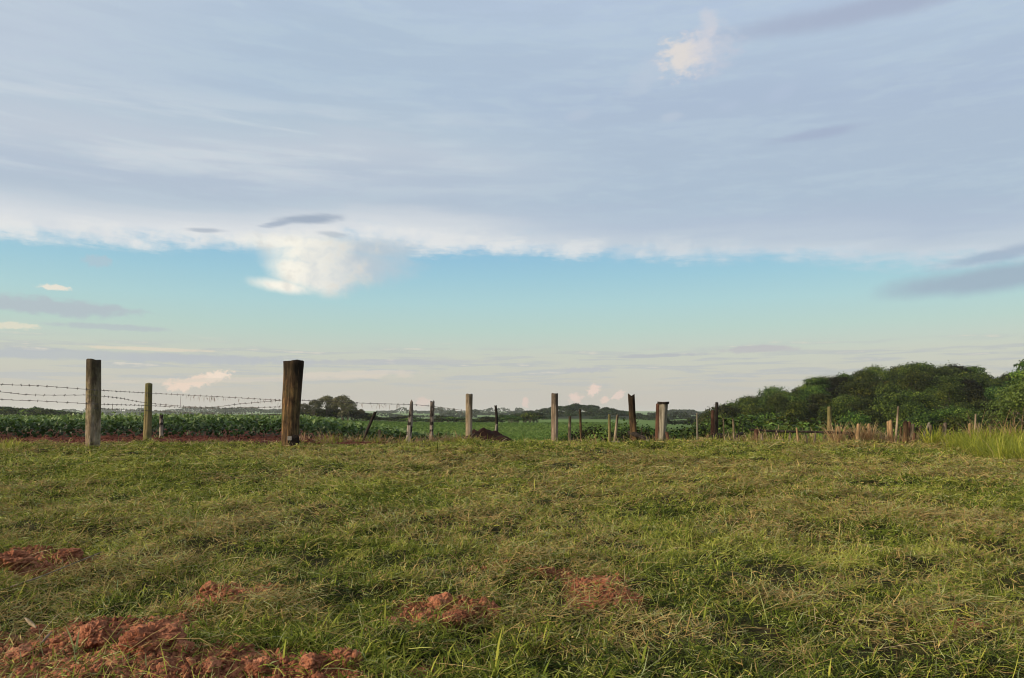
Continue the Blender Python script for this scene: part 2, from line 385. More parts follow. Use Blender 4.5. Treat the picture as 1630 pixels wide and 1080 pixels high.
c_ = k.mix(th, sc1, k.attr('soil')); c_ = k.mix(c_, k.ramp(k.noise(16, 5, .7, p), [(.3, (.045, .014, .010)), (.55, (.105, .036, .024)), (.75, (.19, .075, .05))]), k.attr('strip')); c_ = k.mix(c_, fld, k.attr('field')); c_ = k.mix(c_, far, k.attr('far')); c_ = k.mix(c_, (.018, .024, .010), k.attr('woods'))
m_ground = k.surf(c_, .95, sh, .9, .02, .1)
k = M('red soil'); c_, h_ = soil_nodes(k); m_soil = k.surf(c_, .95, h_, 1.0, .012, .1)
k = M('tilled soil'); a = k.noise(12, 6, .7); m_strip = k.surf(k.ramp(a, [(.3, (.045, .014, .010)), (.55, (.105, .036, .024)), (.75, (.19, .075, .05))]), .95, a, 1.0, .05, .1)
k = M('dark soil'); a = k.noise(6, 6, .7); m_dsoil = k.surf(k.ramp(a, [(.3, (.012, .006, .004)), (.55, (.034, .015, .010)), (.75, (.07, .032, .022))]), .95, a, 1.0, .05, .1)
def wood(name, base, dark, light, lichen=.0, topdark=.5, patch=0., z1=1.4):
    k = M(name); o = k.obj((1, 1, .12)); o2 = k.obj((1, 1, .5)); o3 = k.obj((1, 1, 1))
    g = k.noise(19, 6, .75, o, .6); w = k.noise(9, 5, .6, o2); big = k.noise(4, 4, .6, o3)
    c_ = k.mix(base, light, k.ramp(g, [(.48, 0.), (.68, .9)])); c_ = k.mix(c_, dark, k.ramp(g, [(.32, .95), (.48, 0.)]))
    c_ = k.mix(c_, dark, k.ramp(w, [(.5, 0.), (.68, .75)]))
    if lichen: c_ = k.mix(c_, (.17, .17, .06), k.math(k.ramp(big, [(.45, 0.), (.62, 1.)]), lichen))
    if patch: c_ = k.mix(c_, (.012, .010, .009), k.math(k.ramp(k.noise(11, 3, .5, k.obj((1, 1, .8))), [(.50, 0.), (.56, 1.)]), patch))
    sp = k.n('SeparateXYZ'); k.l(k.n('TexCoord').outputs['Object'], sp.inputs[0])
    zz = k.math(k.math(sp.outputs[2], 1 / z1), k.math(k.math(w, .5, 'SUBTRACT'), .7), 'ADD')
    c_ = k.mix(c_, dark, k.math(k.ramp(zz, [(.55, 0.), (.95, 1.)]), topdark))      # weather-blackened head of the post
    return k.surf(c_, .9, k.math(g, w, 'ADD'), .8, .012, .12)
WD = {
 'grey': lambda z: wood('weathered grey wood', (.17, .13, .085), (.03, .023, .015), (.38, .31, .24), .35, .9, .25, z),
 'dark': lambda z: wood('dark brown wood', (.060, .037, .020), (.010, .007, .005), (.24, .14, .06), .12, .85, 0, z),
 'green': lambda z: wood('lichen covered wood', (.15, .12, .055), (.03, .024, .014), (.26, .21, .11), .9, .4, 0, z),
 'burnt': lambda z: wood('charred wood', (.20, .17, .14), (.03, .025, .022), (.50, .45, .38), .0, .5, .95, z),
 'tan': lambda z: wood('tan wood', (.21, .165, .11), (.05, .038, .025), (.42, .34, .25), .1, .65, 0, z),
 'pink': lambda z: wood('reddish tan wood', (.17, .125, .090), (.04, .03, .022), (.38, .31, .24), .1, .8, 0, z),
 'black': lambda z: wood('blackened wood', (.022, .018, .015), (.008, .007, .006), (.07, .055, .045), 0, .4, 0, z),
 'red': lambda z: wood('reddish brown wood', (.085, .042, .028), (.02, .012, .009), (.17, .09, .055), 0, .3, 0, z),
 'straw': lambda z: wood('straw coloured cane', (.25, .165, .085), (.07, .045, .025), (.42, .31, .18), 0, .1, 0, z),
 'pale': lambda z: wood('pale bleached wood', (.15, .135, .10), (.04, .034, .026), (.32, .29, .24), 0, .1, 0, z),
}
_wc = {}
def WM(kind, z):
    key = (kind, round(z * 4))
    if key not in _wc: _wc[key] = WD[kind](max(z, .2))
    return _wc[key]

# ------------------------------------------------------------------ ground sheet
u_ = np.where(GY > 0, GX / np.maximum(GY, 12.), 0)
sm, _ = soilmask(GX, GY)
n_ = (fbm(GX, GY, 1.3, 4, 5.) - .5)
edge_y = 11.9 + n_ * 1.1
strip = ss(GY, 0, .35) * 0 + ss(GY - edge_y, 0, .25) * (1 - ss(GY, 34, 44)) * (1 - ss(GX / np.maximum(GY, 1), -.16, -.02))
strip = np.maximum(strip, .55 * ss(GY - edge_y, 0.3, .8) * (1 - ss(GY, 15, 17)) * (1 - ss(n_, -.1, .12)))
soil_a = sm
field_a = ss(GY, 22, 34); far_a = ss(GY, 230, 330)
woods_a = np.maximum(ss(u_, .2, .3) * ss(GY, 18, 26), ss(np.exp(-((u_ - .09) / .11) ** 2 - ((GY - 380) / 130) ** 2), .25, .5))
idx = np.arange(nx * ny).reshape(ny, nx)
Fq = np.stack([idx[:-1, :-1], idx[:-1, 1:], idx[1:, 1:], idx[1:, :-1]], -1).reshape(-1, 4)
g_o = mesh_np('ground', np.stack([GX, GY, GZ], -1).reshape(-1, 3), Fq, m_ground, smooth=True,
              attrs={'soil': soil_a.ravel(), 'strip': strip.ravel(), 'field': field_a.ravel(), 'far': far_a.ravel(), 'woods': woods_a.ravel()})
tag(g_o, kind='structure')
del GX, GY, GZ

# ------------------------------------------------------------------ grass
def blades(x, y, ang, length, width, lift, curve, z0, nseg=2, roll=None):
    """ribbon blades: ang heading, lift angle from the ground (rad), curve droops the tip; returns V, F"""
    n = len(x); roll = rng.uniform(-.9, .9, n) if roll is None else roll
    dxh, dyh = np.cos(ang), np.sin(ang)
    pts = [np.stack([x, y, z0], -1)]; a = lift.copy(); q = pts[0]
    for s_ in range(nseg):
        st = length / nseg
        q = q + np.stack([dxh * np.cos(a) * st, dyh * np.cos(a) * st, np.sin(a) * st], -1); pts.append(q); a = a - curve / nseg
    side = np.stack([-dyh * np.cos(roll), dxh * np.cos(roll), np.sin(roll)], -1)
    V = []
    ws = [.75, 1., .22] if nseg == 2 else [.7, 1., .8, .15]
    for p_, w_ in zip(pts, ws):
        V += [p_ - side * (width * w_ / 2)[:, None], p_ + side * (width * w_ / 2)[:, None]]
    k_ = len(V); V = np.stack(V, 1).reshape(-1, 3)
    b = (np.arange(n) * k_)[:, None]
    Fs = np.concatenate([b + np.array([2 * s_, 2 * s_ + 1, 2 * s_ + 3, 2 * s_ + 2]) for s_ in range(nseg)], 0)
    return V, Fs, k_
def scatter(n, y0, y1, power=1.):
    """positions over the wedge of meadow in front of the camera, thinning with distance"""
    t = rng.random(n); y = (y0 ** power + t * (y1 ** power - y0 ** power)) ** (1 / power)
    x = (rng.random(n) * 2 - 1) * (.75 * y + 1.1); return x, y
def join(parts):
    V = []; Fs = []; T = []; off = 0
    for v, f, t in parts:
        V.append(v); Fs.append(f + off); T.append(t); off += len(v)
    return np.concatenate(V), np.concatenate(Fs), np.concatenate(T)
HAY = [(ground_hit(px, py), hw, hh) for px, py, hw, hh in [(190, 915, 130, 30), (880, 905, 120, 34), (700, 742, 120, 12), (1060, 735, 140, 9), (1390, 752, 40, 10), (1460, 830, 150, 14), (760, 830, 90, 12), (380, 845, 120, 14), (1060, 1010, 120, 30), (1500, 985, 110, 22), (1240, 960, 100, 20), (1290, 730, 60, 7), (430, 975, 90, 20)]]
def hay(x, y):
    h = np.zeros(np.shape(x))
    for (cx, cy), hw, hh in HAY:
        h = np.maximum(h, 1 - ss(np.sqrt(((x - cx) / (hw * cy / F)) ** 2 + ((y - cy) / (hh * cy * cy / F)) ** 2), .4, 1.1))
    return h
parts = []
def dscale(y): return np.clip(y / 5.0, .8, 2.3)
def patchy(x, y):
    dry = .55 * fbm(x * .7, y, .6, 3, 50.) + .45 * fbm(x * .8, y, 2.6, 3, 60.); lush = .55 * fbm(x, y, .9, 2, 80.) + .45 * fbm(x, y, 3.4, 2, 85.); return dry, lush
def field_edge(x, y): return y < 12.0 + (fbm(x, y, 1.3, 4, 5.) - .5) * 1.1 + ss(x, -3.5, -1) * .35
def add_layer(kind, n, y0, y1, power):
    x, y = scatter(n, y0, y1, power)
    m_, h_ = soilmask(x, y)
    keep = (rng.random(n) > m_ * (.97 if kind == 'up' else .80 if kind == 'lie' else .5)) & field_edge(x, y)
    keep &= rng.random(n) < .36 + .8 * ss(fbm(x * .75, y, 6.0, 3, 120.) + hay(x, y) * .1, .38, .50) + (kind == 'stem')
    x, y = x[keep], y[keep]; mk = m_[keep]; n = len(x); dry, lush = patchy(x, y); z = gz2(x, y); s = dscale(y)
    flow = fbm(x, y, .5, 3, 11.) * 14
    if kind == 'up':
        keep = rng.random(n) < .10 + 1.3 * ss(lush, .40, .60)
        x, y, z, s, dry, lush = (q[keep] for q in (x, y, z, s, dry, lush)); n = len(x)
        ang = rng.random(n) * 6.283; L = rng.uniform(.015, .045, n) * (.7 + .9 * ss(lush, .4, .65)) * (1 + .25 * ss(y, 9, 6) * 0); W = rng.uniform(.0026, .0048, n) * s
        V, Fs, k_ = blades(x, y, ang, L, W, rng.uniform(.4, 1.4, n), rng.uniform(.2, 1.5, n), z)
        T = np.clip(.42 + rng.normal(0, .15, n) + (lush - .5) * .5 + (.45 * fbm(x * .7, y * 1.2, 1.3, 3, 90.) + .55 * fbm(x * .8, y, 5.5, 3, 95.) - .5) * 1.5 - .10 * (1 - ss(y, 2.5, 5)) + .07 * ss(y, 6, 9), .08, .70)
    elif kind == 'lie':
        ang = flow + rng.normal(0, 1.3, n); L = rng.uniform(.025, .095, n) * (1 + .9 * (rng.random(n) < .10)); W = rng.uniform(.0022, .0048, n) * s
        hp = (ss(fbm(x, y, 3.2, 3, 70.), .35, .75) * .06 + hay(x, y) * .035) * rng.random(n) + rng.random(n) * .012
        V, Fs, k_ = blades(x, y, ang, L, W, rng.normal(.12, .30, n), rng.normal(.3, .7, n), z + hp)
        T = np.clip(.42 + rng.normal(0, .19, n) + (.45 * fbm(x * .7, y * 1.2, 1.3, 3, 90.) + .55 * fbm(x * .8, y, 5.5, 3, 95.) - .5) * 1.5 - .10 * (1 - ss(y, 2.5, 5)) + .07 * ss(y, 6, 9), .02, .70)
        br = rng.random(n) < ss(dry + hay(x, y) * .3, .43, .56) * .80 + .07 + mk * .7
        T = np.where(br, rng.uniform(.80, .93, n), T); T = np.where(rng.random(n) < .10, rng.uniform(.68, .80, n), T)  # random pale blades: bluish undersides, and highlights painted as tint
    elif kind == 'stem':
        ang = flow + rng.normal(0, 1.2, n); L = rng.uniform(.08, .30, n); W = rng.uniform(.0014, .0026, n) * s
        V, Fs, k_ = blades(x, y, ang, L, W, rng.normal(.16, .22, n), rng.normal(.3, .3, n), z + .02 + rng.random(n) * .03, 3)
        T = np.where(rng.random(n) < .42, rng.uniform(.86, 1, n), rng.uniform(.45, .78, n))
    elif kind == 'bit':
        ang = rng.random(n) * 6.283; L = rng.uniform(.015, .045, n); W = rng.uniform(.003, .0062, n) * s
        V, Fs, k_ = blades(x, y, ang, L, W, rng.normal(.3, .6, n), rng.normal(0, .5, n), z + .008 + rng.random(n) * (.02 + .03 * ss(fbm(x, y, 3.2, 3, 70.), .35, .75)), 2, rng.normal(0, 1.2, n))
        T = np.where(rng.random(n) < .3, rng.uniform(.70, .96, n), np.clip(rng.normal(.40, .2, n), .02, .7))
    elif kind == 'broad':
        ang = rng.random(n) * 6.283; L = rng.uniform(.06, .15, n); W = rng.uniform(.006, .011, n)
        V, Fs, k_ = blades(x, y, ang, L, W, rng.uniform(.3, 1.2, n), rng.uniform(.6, 1.8, n), z, 3)
        T = np.clip(rng.normal(.46, .09, n), .2, .70)
    parts.append((V, Fs, np.repeat(T, k_)))
add_layer('up', 130000, 1.9, 5.0, 1.2); add_layer('lie', 170000, 1.9, 5.0, 1.2)
add_layer('up', 150000, 5.0, 8.5, 1.4); add_layer('lie', 240000, 5.0, 8.5, 1.4)
add_layer('up', 130000, 8.5, 13.0, 1.6); add_layer('lie', 230000, 8.5, 13.0, 1.6)
add_layer('bit', 90000, 1.9, 5.0, 1.2); add_layer('bit', 110000, 5.0, 8.5, 1.4); add_layer('bit', 90000, 8.5, 13., 1.6)
add_layer('stem', 3600, 2.0, 6.0, 1.3); add_layer('stem', 7500, 6.0, 12.4, 1.6)
V, Fs, T = join(parts)
tag(mesh_np('grass', V, Fs, m_grass, tint=T), 'mown green grass mixed with brown cuttings lying flat across the meadow', 'grass', kind='stuff')
# lush broad-bladed tufts close to the camera: each grows from one crown
def tuft(n, r, L0, L1, w0, w1, tl, th_, l0=.35, l1=1.35):
    a = rng.random(n) * 6.283; rr = np.sqrt(rng.random(n)) * r
    V, Fs, k_ = blades(np.cos(a) * rr, np.sin(a) * rr, a + rng.normal(0, .6, n), rng.uniform(L0, L1, n), rng.uniform(w0, w1, n), rng.uniform(l0, l1, n), rng.uniform(.3, 1.6, n), np.zeros(n) - .01, 3, rng.uniform(-.4, .4, n))
    return V, Fs, np.repeat(np.clip(rng.uniform(tl, th_, n), 0, 1), k_)
parts = []
TU = [(px, py) for px, py in zip(rng.uniform(380, 860, 130), rng.uniform(1000, 1110, 130))] + [(px, py) for px, py in zip(rng.uniform(0, 400, 46), rng.uniform(930, 1000, 46))] + \
     [(px, py) for px, py in zip(rng.uniform(860, 1640, 60), rng.uniform(960, 1110, 60))] + [(px, py) for px, py in zip(rng.uniform(330, 560, 30), rng.uniform(1000, 1100, 30))] + \
     [(px, py) for px, py in zip(rng.uniform(0, 1630, 120), rng.uniform(780, 960, 120))]
for px, py in TU:
    x, y = ground_hit(px, py); m_, _ = soilmask(np.array([x]), np.array([y]))
    if m_[0] > .4 and rng.random() < .85: continue
    far_ = py < 960
    V, Fs, T = tuft(int(rng.integers(8, 20)), .03 if not far_ else .06, .04, .10 if far_ else .12, .004, .0085, .40, .68)
    V[:, 0] += x; V[:, 1] += y; V[:, 2] += float(gz2(x, y)); parts.append((V, Fs, T))
V, Fs, T = join(parts)
tag(mesh_np('broad_grass', V, Fs, m_grass, tint=T), 'brighter broad bladed grass growing through the cuttings in the foreground', 'grass', kind='stuff')

# ------------------------------------------------------------------ clods
import bmesh
def clod_mesh(name, sub, seed, sx=1, sy=1, sz=.75, rough=.35):
    bm = bmesh.new(); bmesh.ops.create_icosphere(bm, subdivisions=sub, radius=1)
    off = Vector((seed * 3.7, seed * 1.3, seed * 7.1))
    for v in bm.verts:
        p_ = v.co.copy(); n1 = mnoise.fractal(p_ * 1.1 + off, 1, 2, 3); n2 = mnoise.voronoi(p_ * 2.2 + off)[0][0]; n3 = mnoise.fractal(p_ * 6 + off, 1, 2, 4)
        f = 1 + n1 * rough + (n2 - .4) * .28 + n3 * .15 + .05 * mnoise.noise(p_ * 17 + off)
        v.co = Vector((p_.x * f * sx, p_.y * f * sy, p_.z * f * sz))
    me = bpy.data.meshes.new(name); bm.to_mesh(me); bm.free(); me.materials.append(m_soil)
    me.polygons.foreach_set('use_smooth', np.zeros(len(me.polygons), bool)); return me
CL = [ # px, py(centre), half width px, flat, label
 (242, 1026, 42, .72, 'largest squarish reddish clod of earth at the front of the dirt heap, lower left'),
 (150, 1020, 26, .85, 'rounded brown clod of earth just left of the largest clod'),
 (292, 1034, 22, .6, 'low crumbly clod of earth touching the right side of the largest clod'),
 (22, 899, 27, .62, 'smooth pale red clod at the left edge among the grass'),
 (108, 893, 22, .5, 'flat red clod under dry grass, right of the pale clod at the left edge'),
 (334, 941, 15, .7, 'small orange clod on top of the isolated soil patch left of centre'),
 (324, 969, 15, .6, 'small flat clod at the front of the isolated soil patch left of centre'),
 (372, 944, 15, .5, 'thin crumbly clod beside the small orange clod'),
 (703, 972, 20, .75, 'peaked clod on top of the soil heap in the bottom centre grass'),
 (622, 993, 15, .7, 'brown clod at the left foot of the centre soil heap'),
 (725, 990, 22, .5, 'wide low clod on the right flank of the centre soil heap'),
 (786, 983, 13, .8, 'lone round clod right of the centre soil heap'),
 (771, 965, 9, .7, 'little pebble sized clod above the lone round clod'),
 (546, 1051, 16, .55, 'orange oblong clod half hidden in broad grass, bottom'),
 (494, 1063, 19, .6, 'orange clod in the grass left of the oblong clod, bottom'),
 (452, 1060, 11, .8, 'small dark red clod left of the two orange clods at the bottom'),
 (418, 1066, 24, .6, 'broad low red clod at the right end of the dirt heap'),
 (390, 1033, 16, .5, 'flat red clod in grass above the right end of the dirt heap'),
 (668, 1077, 11, .7, 'tiny orange clod cut by the bottom edge near the centre'),
 (960, 935, 20, .35, 'flat crumbly clod in the middle of the bare patch right of centre'),
 (60, 1008, 18, .55, 'low clod at the back of the dirt heap near the left edge'),
 (98, 1018, 16, .6, 'low clod at the back of the dirt heap behind the pale blade'),
 (190, 1060, 20, .5, 'low clod on the dirt heap in front of the rounded brown clod'),
 (30, 1050, 24, .5, 'wide clod on the dirt heap at the left edge'),
 (105, 1062, 18, .5, 'low clod in the middle of the dirt heap'),
 (265, 1068, 15, .6, 'small clod on the dirt heap in front of the largest clod'),
 (335, 1064, 18, .5, 'low clod on the dirt heap lower right of the largest clod')]
for i, (px, py, hw, fl, lb) in enumerate(CL):
    x, y = ground_hit(px, py + hw * .5 * fl); r = hw * y / F
    me = clod_mesh('dirt_clod', 5 if hw > 20 else 4, i + 2, 1.0, .85, fl)
    o = bpy.data.objects.new('dirt_clod', me); C.objects.link(o); o.scale = (r * .95,) * 3
    o.location = (x, y, float(gz2(x, y)) + r * fl * .5); o.rotation_euler = (rng.uniform(-.2, .2), rng.uniform(-.2, .2), rng.uniform(0, 6))
    tag(o, lb, 'clod', 'clods of red earth in the grass')
# crumbs
ico = bmesh.new(); bmesh.ops.create_icosphere(ico, subdivisions=1, radius=1); ico.verts.ensure_lookup_table()
IV = np.array([v.co[:] for v in ico.verts]); IF = np.array([[v.index for v in f.verts] for f in ico.faces]); ico.free()
def crumbs(x, y, r, sink=.2):
    n = len(x); J = 1 + rng.uniform(-.42, .42, (n, len(IV)))
    sc3 = rng.uniform(.6, 1.15, (n, 1, 3)); a = rng.random(n) * 6.283
    v = IV[None] * J[..., None] * sc3 * r[:, None, None]
    ca, sa = np.cos(a)[:, None], np.sin(a)[:, None]
    v = np.stack([v[..., 0] * ca - v[..., 1] * sa, v[..., 0] * sa + v[..., 1] * ca, v[..., 2]], -1)
    v += np.stack([x, y, gz2(x, y) + r * sink], -1)[:, None]
    f = IF[None] + (np.arange(n) * len(IV))[:, None, None]
    return v.reshape(-1, 3), f.reshape(-1, 3)
n = 60000; x = []; y = []
for (cx, cy, rx, ry, b) in SG[:-1]:
    q = min(int(9000 * rx * ry / .25) + 400, 22000); x.append(rng.normal(cx, rx * .6, q)); y.append(rng.normal(cy, ry * .6, q))
x = np.concatenate(x); y = np.concatenate(y); kp = (soilmask(x, y)[0] > .25) & (y > 1.5); x, y = x[kp], y[kp]
r = .0015 + .014 * rng.random(len(x)) ** 6 + .0025 * rng.random(len(x))
v, f = crumbs(x, y, r)
tag(mesh_np('soil_crumbs', v, f, m_soil), 'loose red soil crumbs scattered over the bare patches', 'soil', kind='stuff')
x = rng.uniform(-13, -1.5, 5200); y = rng.uniform(11.9, 14.4, 5200); kp = ~field_edge(x, y); x, y = x[kp], y[kp]
v, f = crumbs(x, y, .006 + .024 * rng.random(len(x)) ** 4)
tag(mesh_np('soil_crumbs', v, f, m_strip), 'lumps of tilled red soil in the strip beside the crop', 'soil', kind='stuff')

# ------------------------------------------------------------------ posts
FEET = []
def post(px0, py0, px1, d, wt, wb, kind, label, name='fence_post', cat='post', group='wooden posts along the old fence', cap=0., ext0=-.12, rough=.06, py1=None, jag=.01, mid=None, sides=14, bend=0., square=0.):
    """a post whose head is at pixel (px0,py0) and whose foot stands at column px1, depth d"""
    if wb > 8: sides = 36
    base = P(px1, d) if py1 is None else P(px1, d, py1)
    if py1 is None: base.z = float(gz2(base.x, base.y))
    top = P(px0, d, py0); k_ = d / F
    n = 22; V = []; seed = px0 * .37
    ax = top - base; L = ax.length
    for i in range(n + 1):
        t = i / n; ext = ext0 / L if i == 0 else 0
        w = (wb + (wt - wb) * t) * k_ / 2
        if mid: w *= 1 + mid * math.sin(math.pi * t)
        c_ = ax * (t + ext) + Vector((bend * math.sin(t * 3.1) * w * 2 + w * rough * .5 * math.sin(t * 5 + seed), w * .05 * math.cos(t * 4 + seed), 0))
        for j in range(sides):
            a = 2 * math.pi * j / sides
            f = 1 + rough * 1.1 * mnoise.noise(Vector((math.cos(a) * 1.3 + seed, math.sin(a) * 1.3, t * L * 1.6))) + rough * 1.5 * mnoise.noise(Vector((math.cos(a) * 3.5, math.sin(a) * 3.5 + seed, t * L * .9)))
            if wb > 8: f -= .42 * max(0, mnoise.noise(Vector((math.cos(a) * 4.5 + seed, math.sin(a) * 4.5, t * L * .8 + seed))) - .12)
            if square: f *= 1 + square * (1 / max(abs(math.cos(a + .5)), abs(math.sin(a + .5))) - 1)
            zz = jag * (math.sin(a * 2 + seed) + .8 * mnoise.noise(Vector((a * 2, seed, 0)))) if i == n else 0
            V.append(c_ + Vector((math.cos(a) * w * f, math.sin(a) * w * f, zz)))
    V.append(ax + Vector((0, 0, cap * wt * k_ - .2 * jag)))
    Fq = [[i * sides + j, i * sides + (j + 1) % sides, (i + 1) * sides + (j + 1) % sides, (i + 1) * sides + j] for i in range(n) for j in range(sides)]
    Ft = [[n * sides + j, n * sides + (j + 1) % sides, (n + 1) * sides] for j in range(sides)]
    o = mesh_np(name, np.array([v[:] for v in V]), [np.array(Fq), np.array(Ft)], WM(kind, L), loc=base, smooth=True)
    if py1 is None: FEET.append((px1, d, wb * k_ / 2))
    tag(o, label, cat, group); return o
p1 = post(149.5, 573, 147.5, 11.3, 21, 21.5, 'grey', 'thick round grey post with dark head, tallest at the left', rough=.04)
p2 = post(237, 612, 234, 12.9, 11, 12, 'green', 'slim greenish post behind and right of the thick grey post', cap=.25, rough=.04)
p3 = post(257, 661, 257, 13.6, 5, 7, 'burnt', 'short splintered post with broken head, right of the greenish post', rough=.15, jag=.03)
p4 = post(467, 575, 461.5, 11.55, 29, 25, 'dark', 'widest darkest post, flaring at its head, left of the tree clump', rough=.09, mid=-.06, square=.35, jag=.012, sides=20)
post(597.5, 656, 575, 13, 5, 5, 'black', 'thin dark stake leaning right, front of the tree clump', rough=.08)
post(604, 685, 603, 13.1, 4.5, 5.5, 'tan', 'short pale stump between the leaning stake and the pointed post', rough=.1)
p7 = post(655, 640, 651, 13.1, 4, 9, 'burnt', 'pointed post with charred patches, right of the leaning stake', cap=1., rough=.2, mid=.25)
p8 = post(688, 640, 686.5, 13.2, 7, 6.5, 'burnt', 'narrow post with black charred blotches beside the pointed post', rough=.15, jag=.02, mid=-.1)
p9 = post(747, 628, 746, 12.9, 11, 10.5, 'tan', 'straight round tan post beside the dark earth mound', rough=.04)
post(788.5, 646, 785.5, 14.2, 4, 5, 'black', 'crooked thin stake above the right end of the dark mound', rough=.2, bend=.8)
post(790.5, 676, 785.5, 13.8, 3.5, 5, 'pale', 'short pale stick leaning on the crooked stake by the mound', rough=.1, cat='stick')
post(883, 627, 882.5, 12.9, 10.5, 10, 'pink', 'straight reddish tan post with dark flat head, below the pink clouds', rough=.04, square=.3)
post(907, 663, 906.5, 13.6, 4, 5.5, 'grey', 'faint grey thin stake just right of the reddish tan post', rough=.12)
post(923.5, 652, 925.5, 13.4, 3.5, 3.5, 'dark', 'thin dark brown stake midway between two tall posts in the centre', rough=.12)
post(970, 660, 970.5, 12.9, 4, 5, 'green', 'thin mossy stake left of the leaning pale stake', rough=.12)
post(983, 661, 977.5, 13, 4, 5, 'tan', 'pale thin stake leaning right beside the mossy stake', rough=.1)
post(1005, 630, 1010, 12.9, 10, 10, 'dark', 'dark post leaning left with a notched head', rough=.1, jag=.03, square=.3)
post(1047.5, 643, 1046, 12.6, 6, 7, 'red', 'dark reddish board standing against the pale capped post', rough=.06, square=.8)
post(1056.5, 642, 1053.5, 12.4, 13.5, 10, 'pale', 'pale grey post with dark cap, thick top and narrow foot', rough=.05)
post(1055.5, 640, 1055.5, 12.4, 17, 16, 'black', 'dark plank cap lying across the head of the pale post', 'wooden_cap', 'plank', None, py1=643.5, square=.7, rough=.03, jag=.004, ext0=0)
post(1061, 688, 1065, 12.3, 5, 6, 'red', 'short reddish brace at the foot of the pale capped post', rough=.1, cat='brace')
post(1109.5, 658, 1110, 12.4, 2.5, 3, 'pale', 'very thin pale pole standing alone left of the paired posts', rough=.05)
post(1134.5, 654, 1134, 12.8, 5.5, 7, 'red', 'reddish brown post, left one of the pair before the wooded hill', rough=.08)
post(1141, 642, 1140, 12.9, 5, 6, 'black', 'black post, right one of the pair before the wooded hill', rough=.1, cap=.4)
post(1151.5, 666, 1152, 12.6, 2, 2.6, 'grey', 'thin grey stick just right of the paired posts', rough=.05, cat='stick')
post(1320, 648, 1320, 13.4, 6, 6.5, 'green', 'stubby mossy post rising above the long low rail', rough=.08)
post(1354, 688, 1354, 12.2, 6, 6, 'black', 'black upright at the right end of the low rail', rough=.08, cat='rail post')
post(1204, 684, 1203, 12.5, 6, 7, 'red', 'rusty brown upright under the left end of the low rail', rough=.15, cat='rail post')
post(1237, 688, 1233, 12.5, 5, 6, 'black', 'dark upright under the low rail, left of its middle', rough=.15, cat='rail post')
post(1258, 689, 1256, 12.5, 3, 4, 'grey', 'thin grey upright under the low rail near its middle', rough=.15, cat='rail post')
# palisade of sticks at the right
PAL = [(1366, 676, 1365, 3, 'straw', 'pale cane above the left orange tuft beside the black upright'), (1383, 676, 1385, 3, 'straw', 'cane above the orange tuft next to the first one'),
       (1413.5, 672, 1415, 3, 'straw', 'left of two bright straw canes standing close together'), (1417.5, 671, 1420, 3.5, 'straw', 'right of two bright straw canes standing close together'),
       (1430, 648, 1425, 2.2, 'tan', 'tallest thin cane, rising above all other sticks at the right'), (1442, 672, 1441, 4.5, 'dark', 'dark forked stake right of the tallest cane'),
       (1447.5, 673, 1449, 3.5, 'red', 'reddish stake between the dark forked stake and a pale one'), (1452.5, 677, 1451, 4, 'tan', 'stout tan stake in the middle of the stick row'),
       (1460, 681, 1459, 3, 'grey', 'grey short stake left of the crossing sticks'), (1465.5, 679, 1460, 3, 'grey', 'grey stick leaning right onto the crossing stick'),
       (1479, 674, 1464, 2.6, 'pale', 'pale stick slanting strongly right among the row'), (1481, 678, 1484, 3, 'tan', 'short tan stick above the yellow green tuft'),
       (1497, 678, 1496, 3, 'dark', 'dark stake, left one of the pair ahead of the tall grass'), (1504.5, 675, 1501, 4, 'pink', 'pinkish stake, right one of the pair ahead of the tall grass'),
       (1543.5, 675, 1544, 2.5, 'straw', 'straw cane poking out of the left part of the tall grass'), (1559, 675, 1555, 3, 'pink', 'pink headed cane in the middle of the tall grass'),
       (1553, 660, 1551, 1.8, 'tan', 'hair thin tall stem rising from the tall grass'), (1576, 679, 1579, 2.5, 'tan', 'short cane in the tall grass left of the bent dry stalks')]
PAL += [(1167, 668, 1169, 2, 'grey', 'thin grey stake in front of the tall dark bush, nearest the thin black branch'), (1212, 692, 1214, 2.4, 'tan', 'short tan stick just right of the rusty brown upright'),
        (1246, 700, 1244, 2, 'tan', 'stubby tan stick between the dark and the thin grey upright'), (1268, 682, 1271, 2, 'straw', 'slender straw stalk crossing the middle of the low rail'), (1283, 694, 1286, 2, 'grey', 'thin grey stick below the rail, left of the stubby mossy post'),
        (1298, 690, 1296, 2, 'tan', 'thin tan stick below the rail, nearest the stubby mossy post'), (1335, 680, 1338, 2, 'straw', 'straw stalk standing in the pale dry tuft'), (1402, 690, 1404, 2, 'grey', 'small grey stick left of the two bright straw canes'),
        (1434, 681, 1433, 2.4, 'dark', 'short dark stick at the foot of the tallest cane'), (1456, 690, 1454, 2, 'red', 'small reddish stick right of the stout tan stake'), (1490, 690, 1489, 2, 'tan', 'small tan stick left of the stake pair ahead of the tall grass'), (1512, 684, 1514, 2, 'grey', 'grey stick right of the stake pair at the start of the tall grass')]
for (a, b, c2, w, kd, lb) in PAL:
    post(a, b, c2, 12.0 + (a % 7) * .08, w * 1.5, w * 1.8, kd, lb, 'stick', 'stick', 'upright sticks and canes at the right', rough=.12, jag=.006, sides=8, cap=.5)
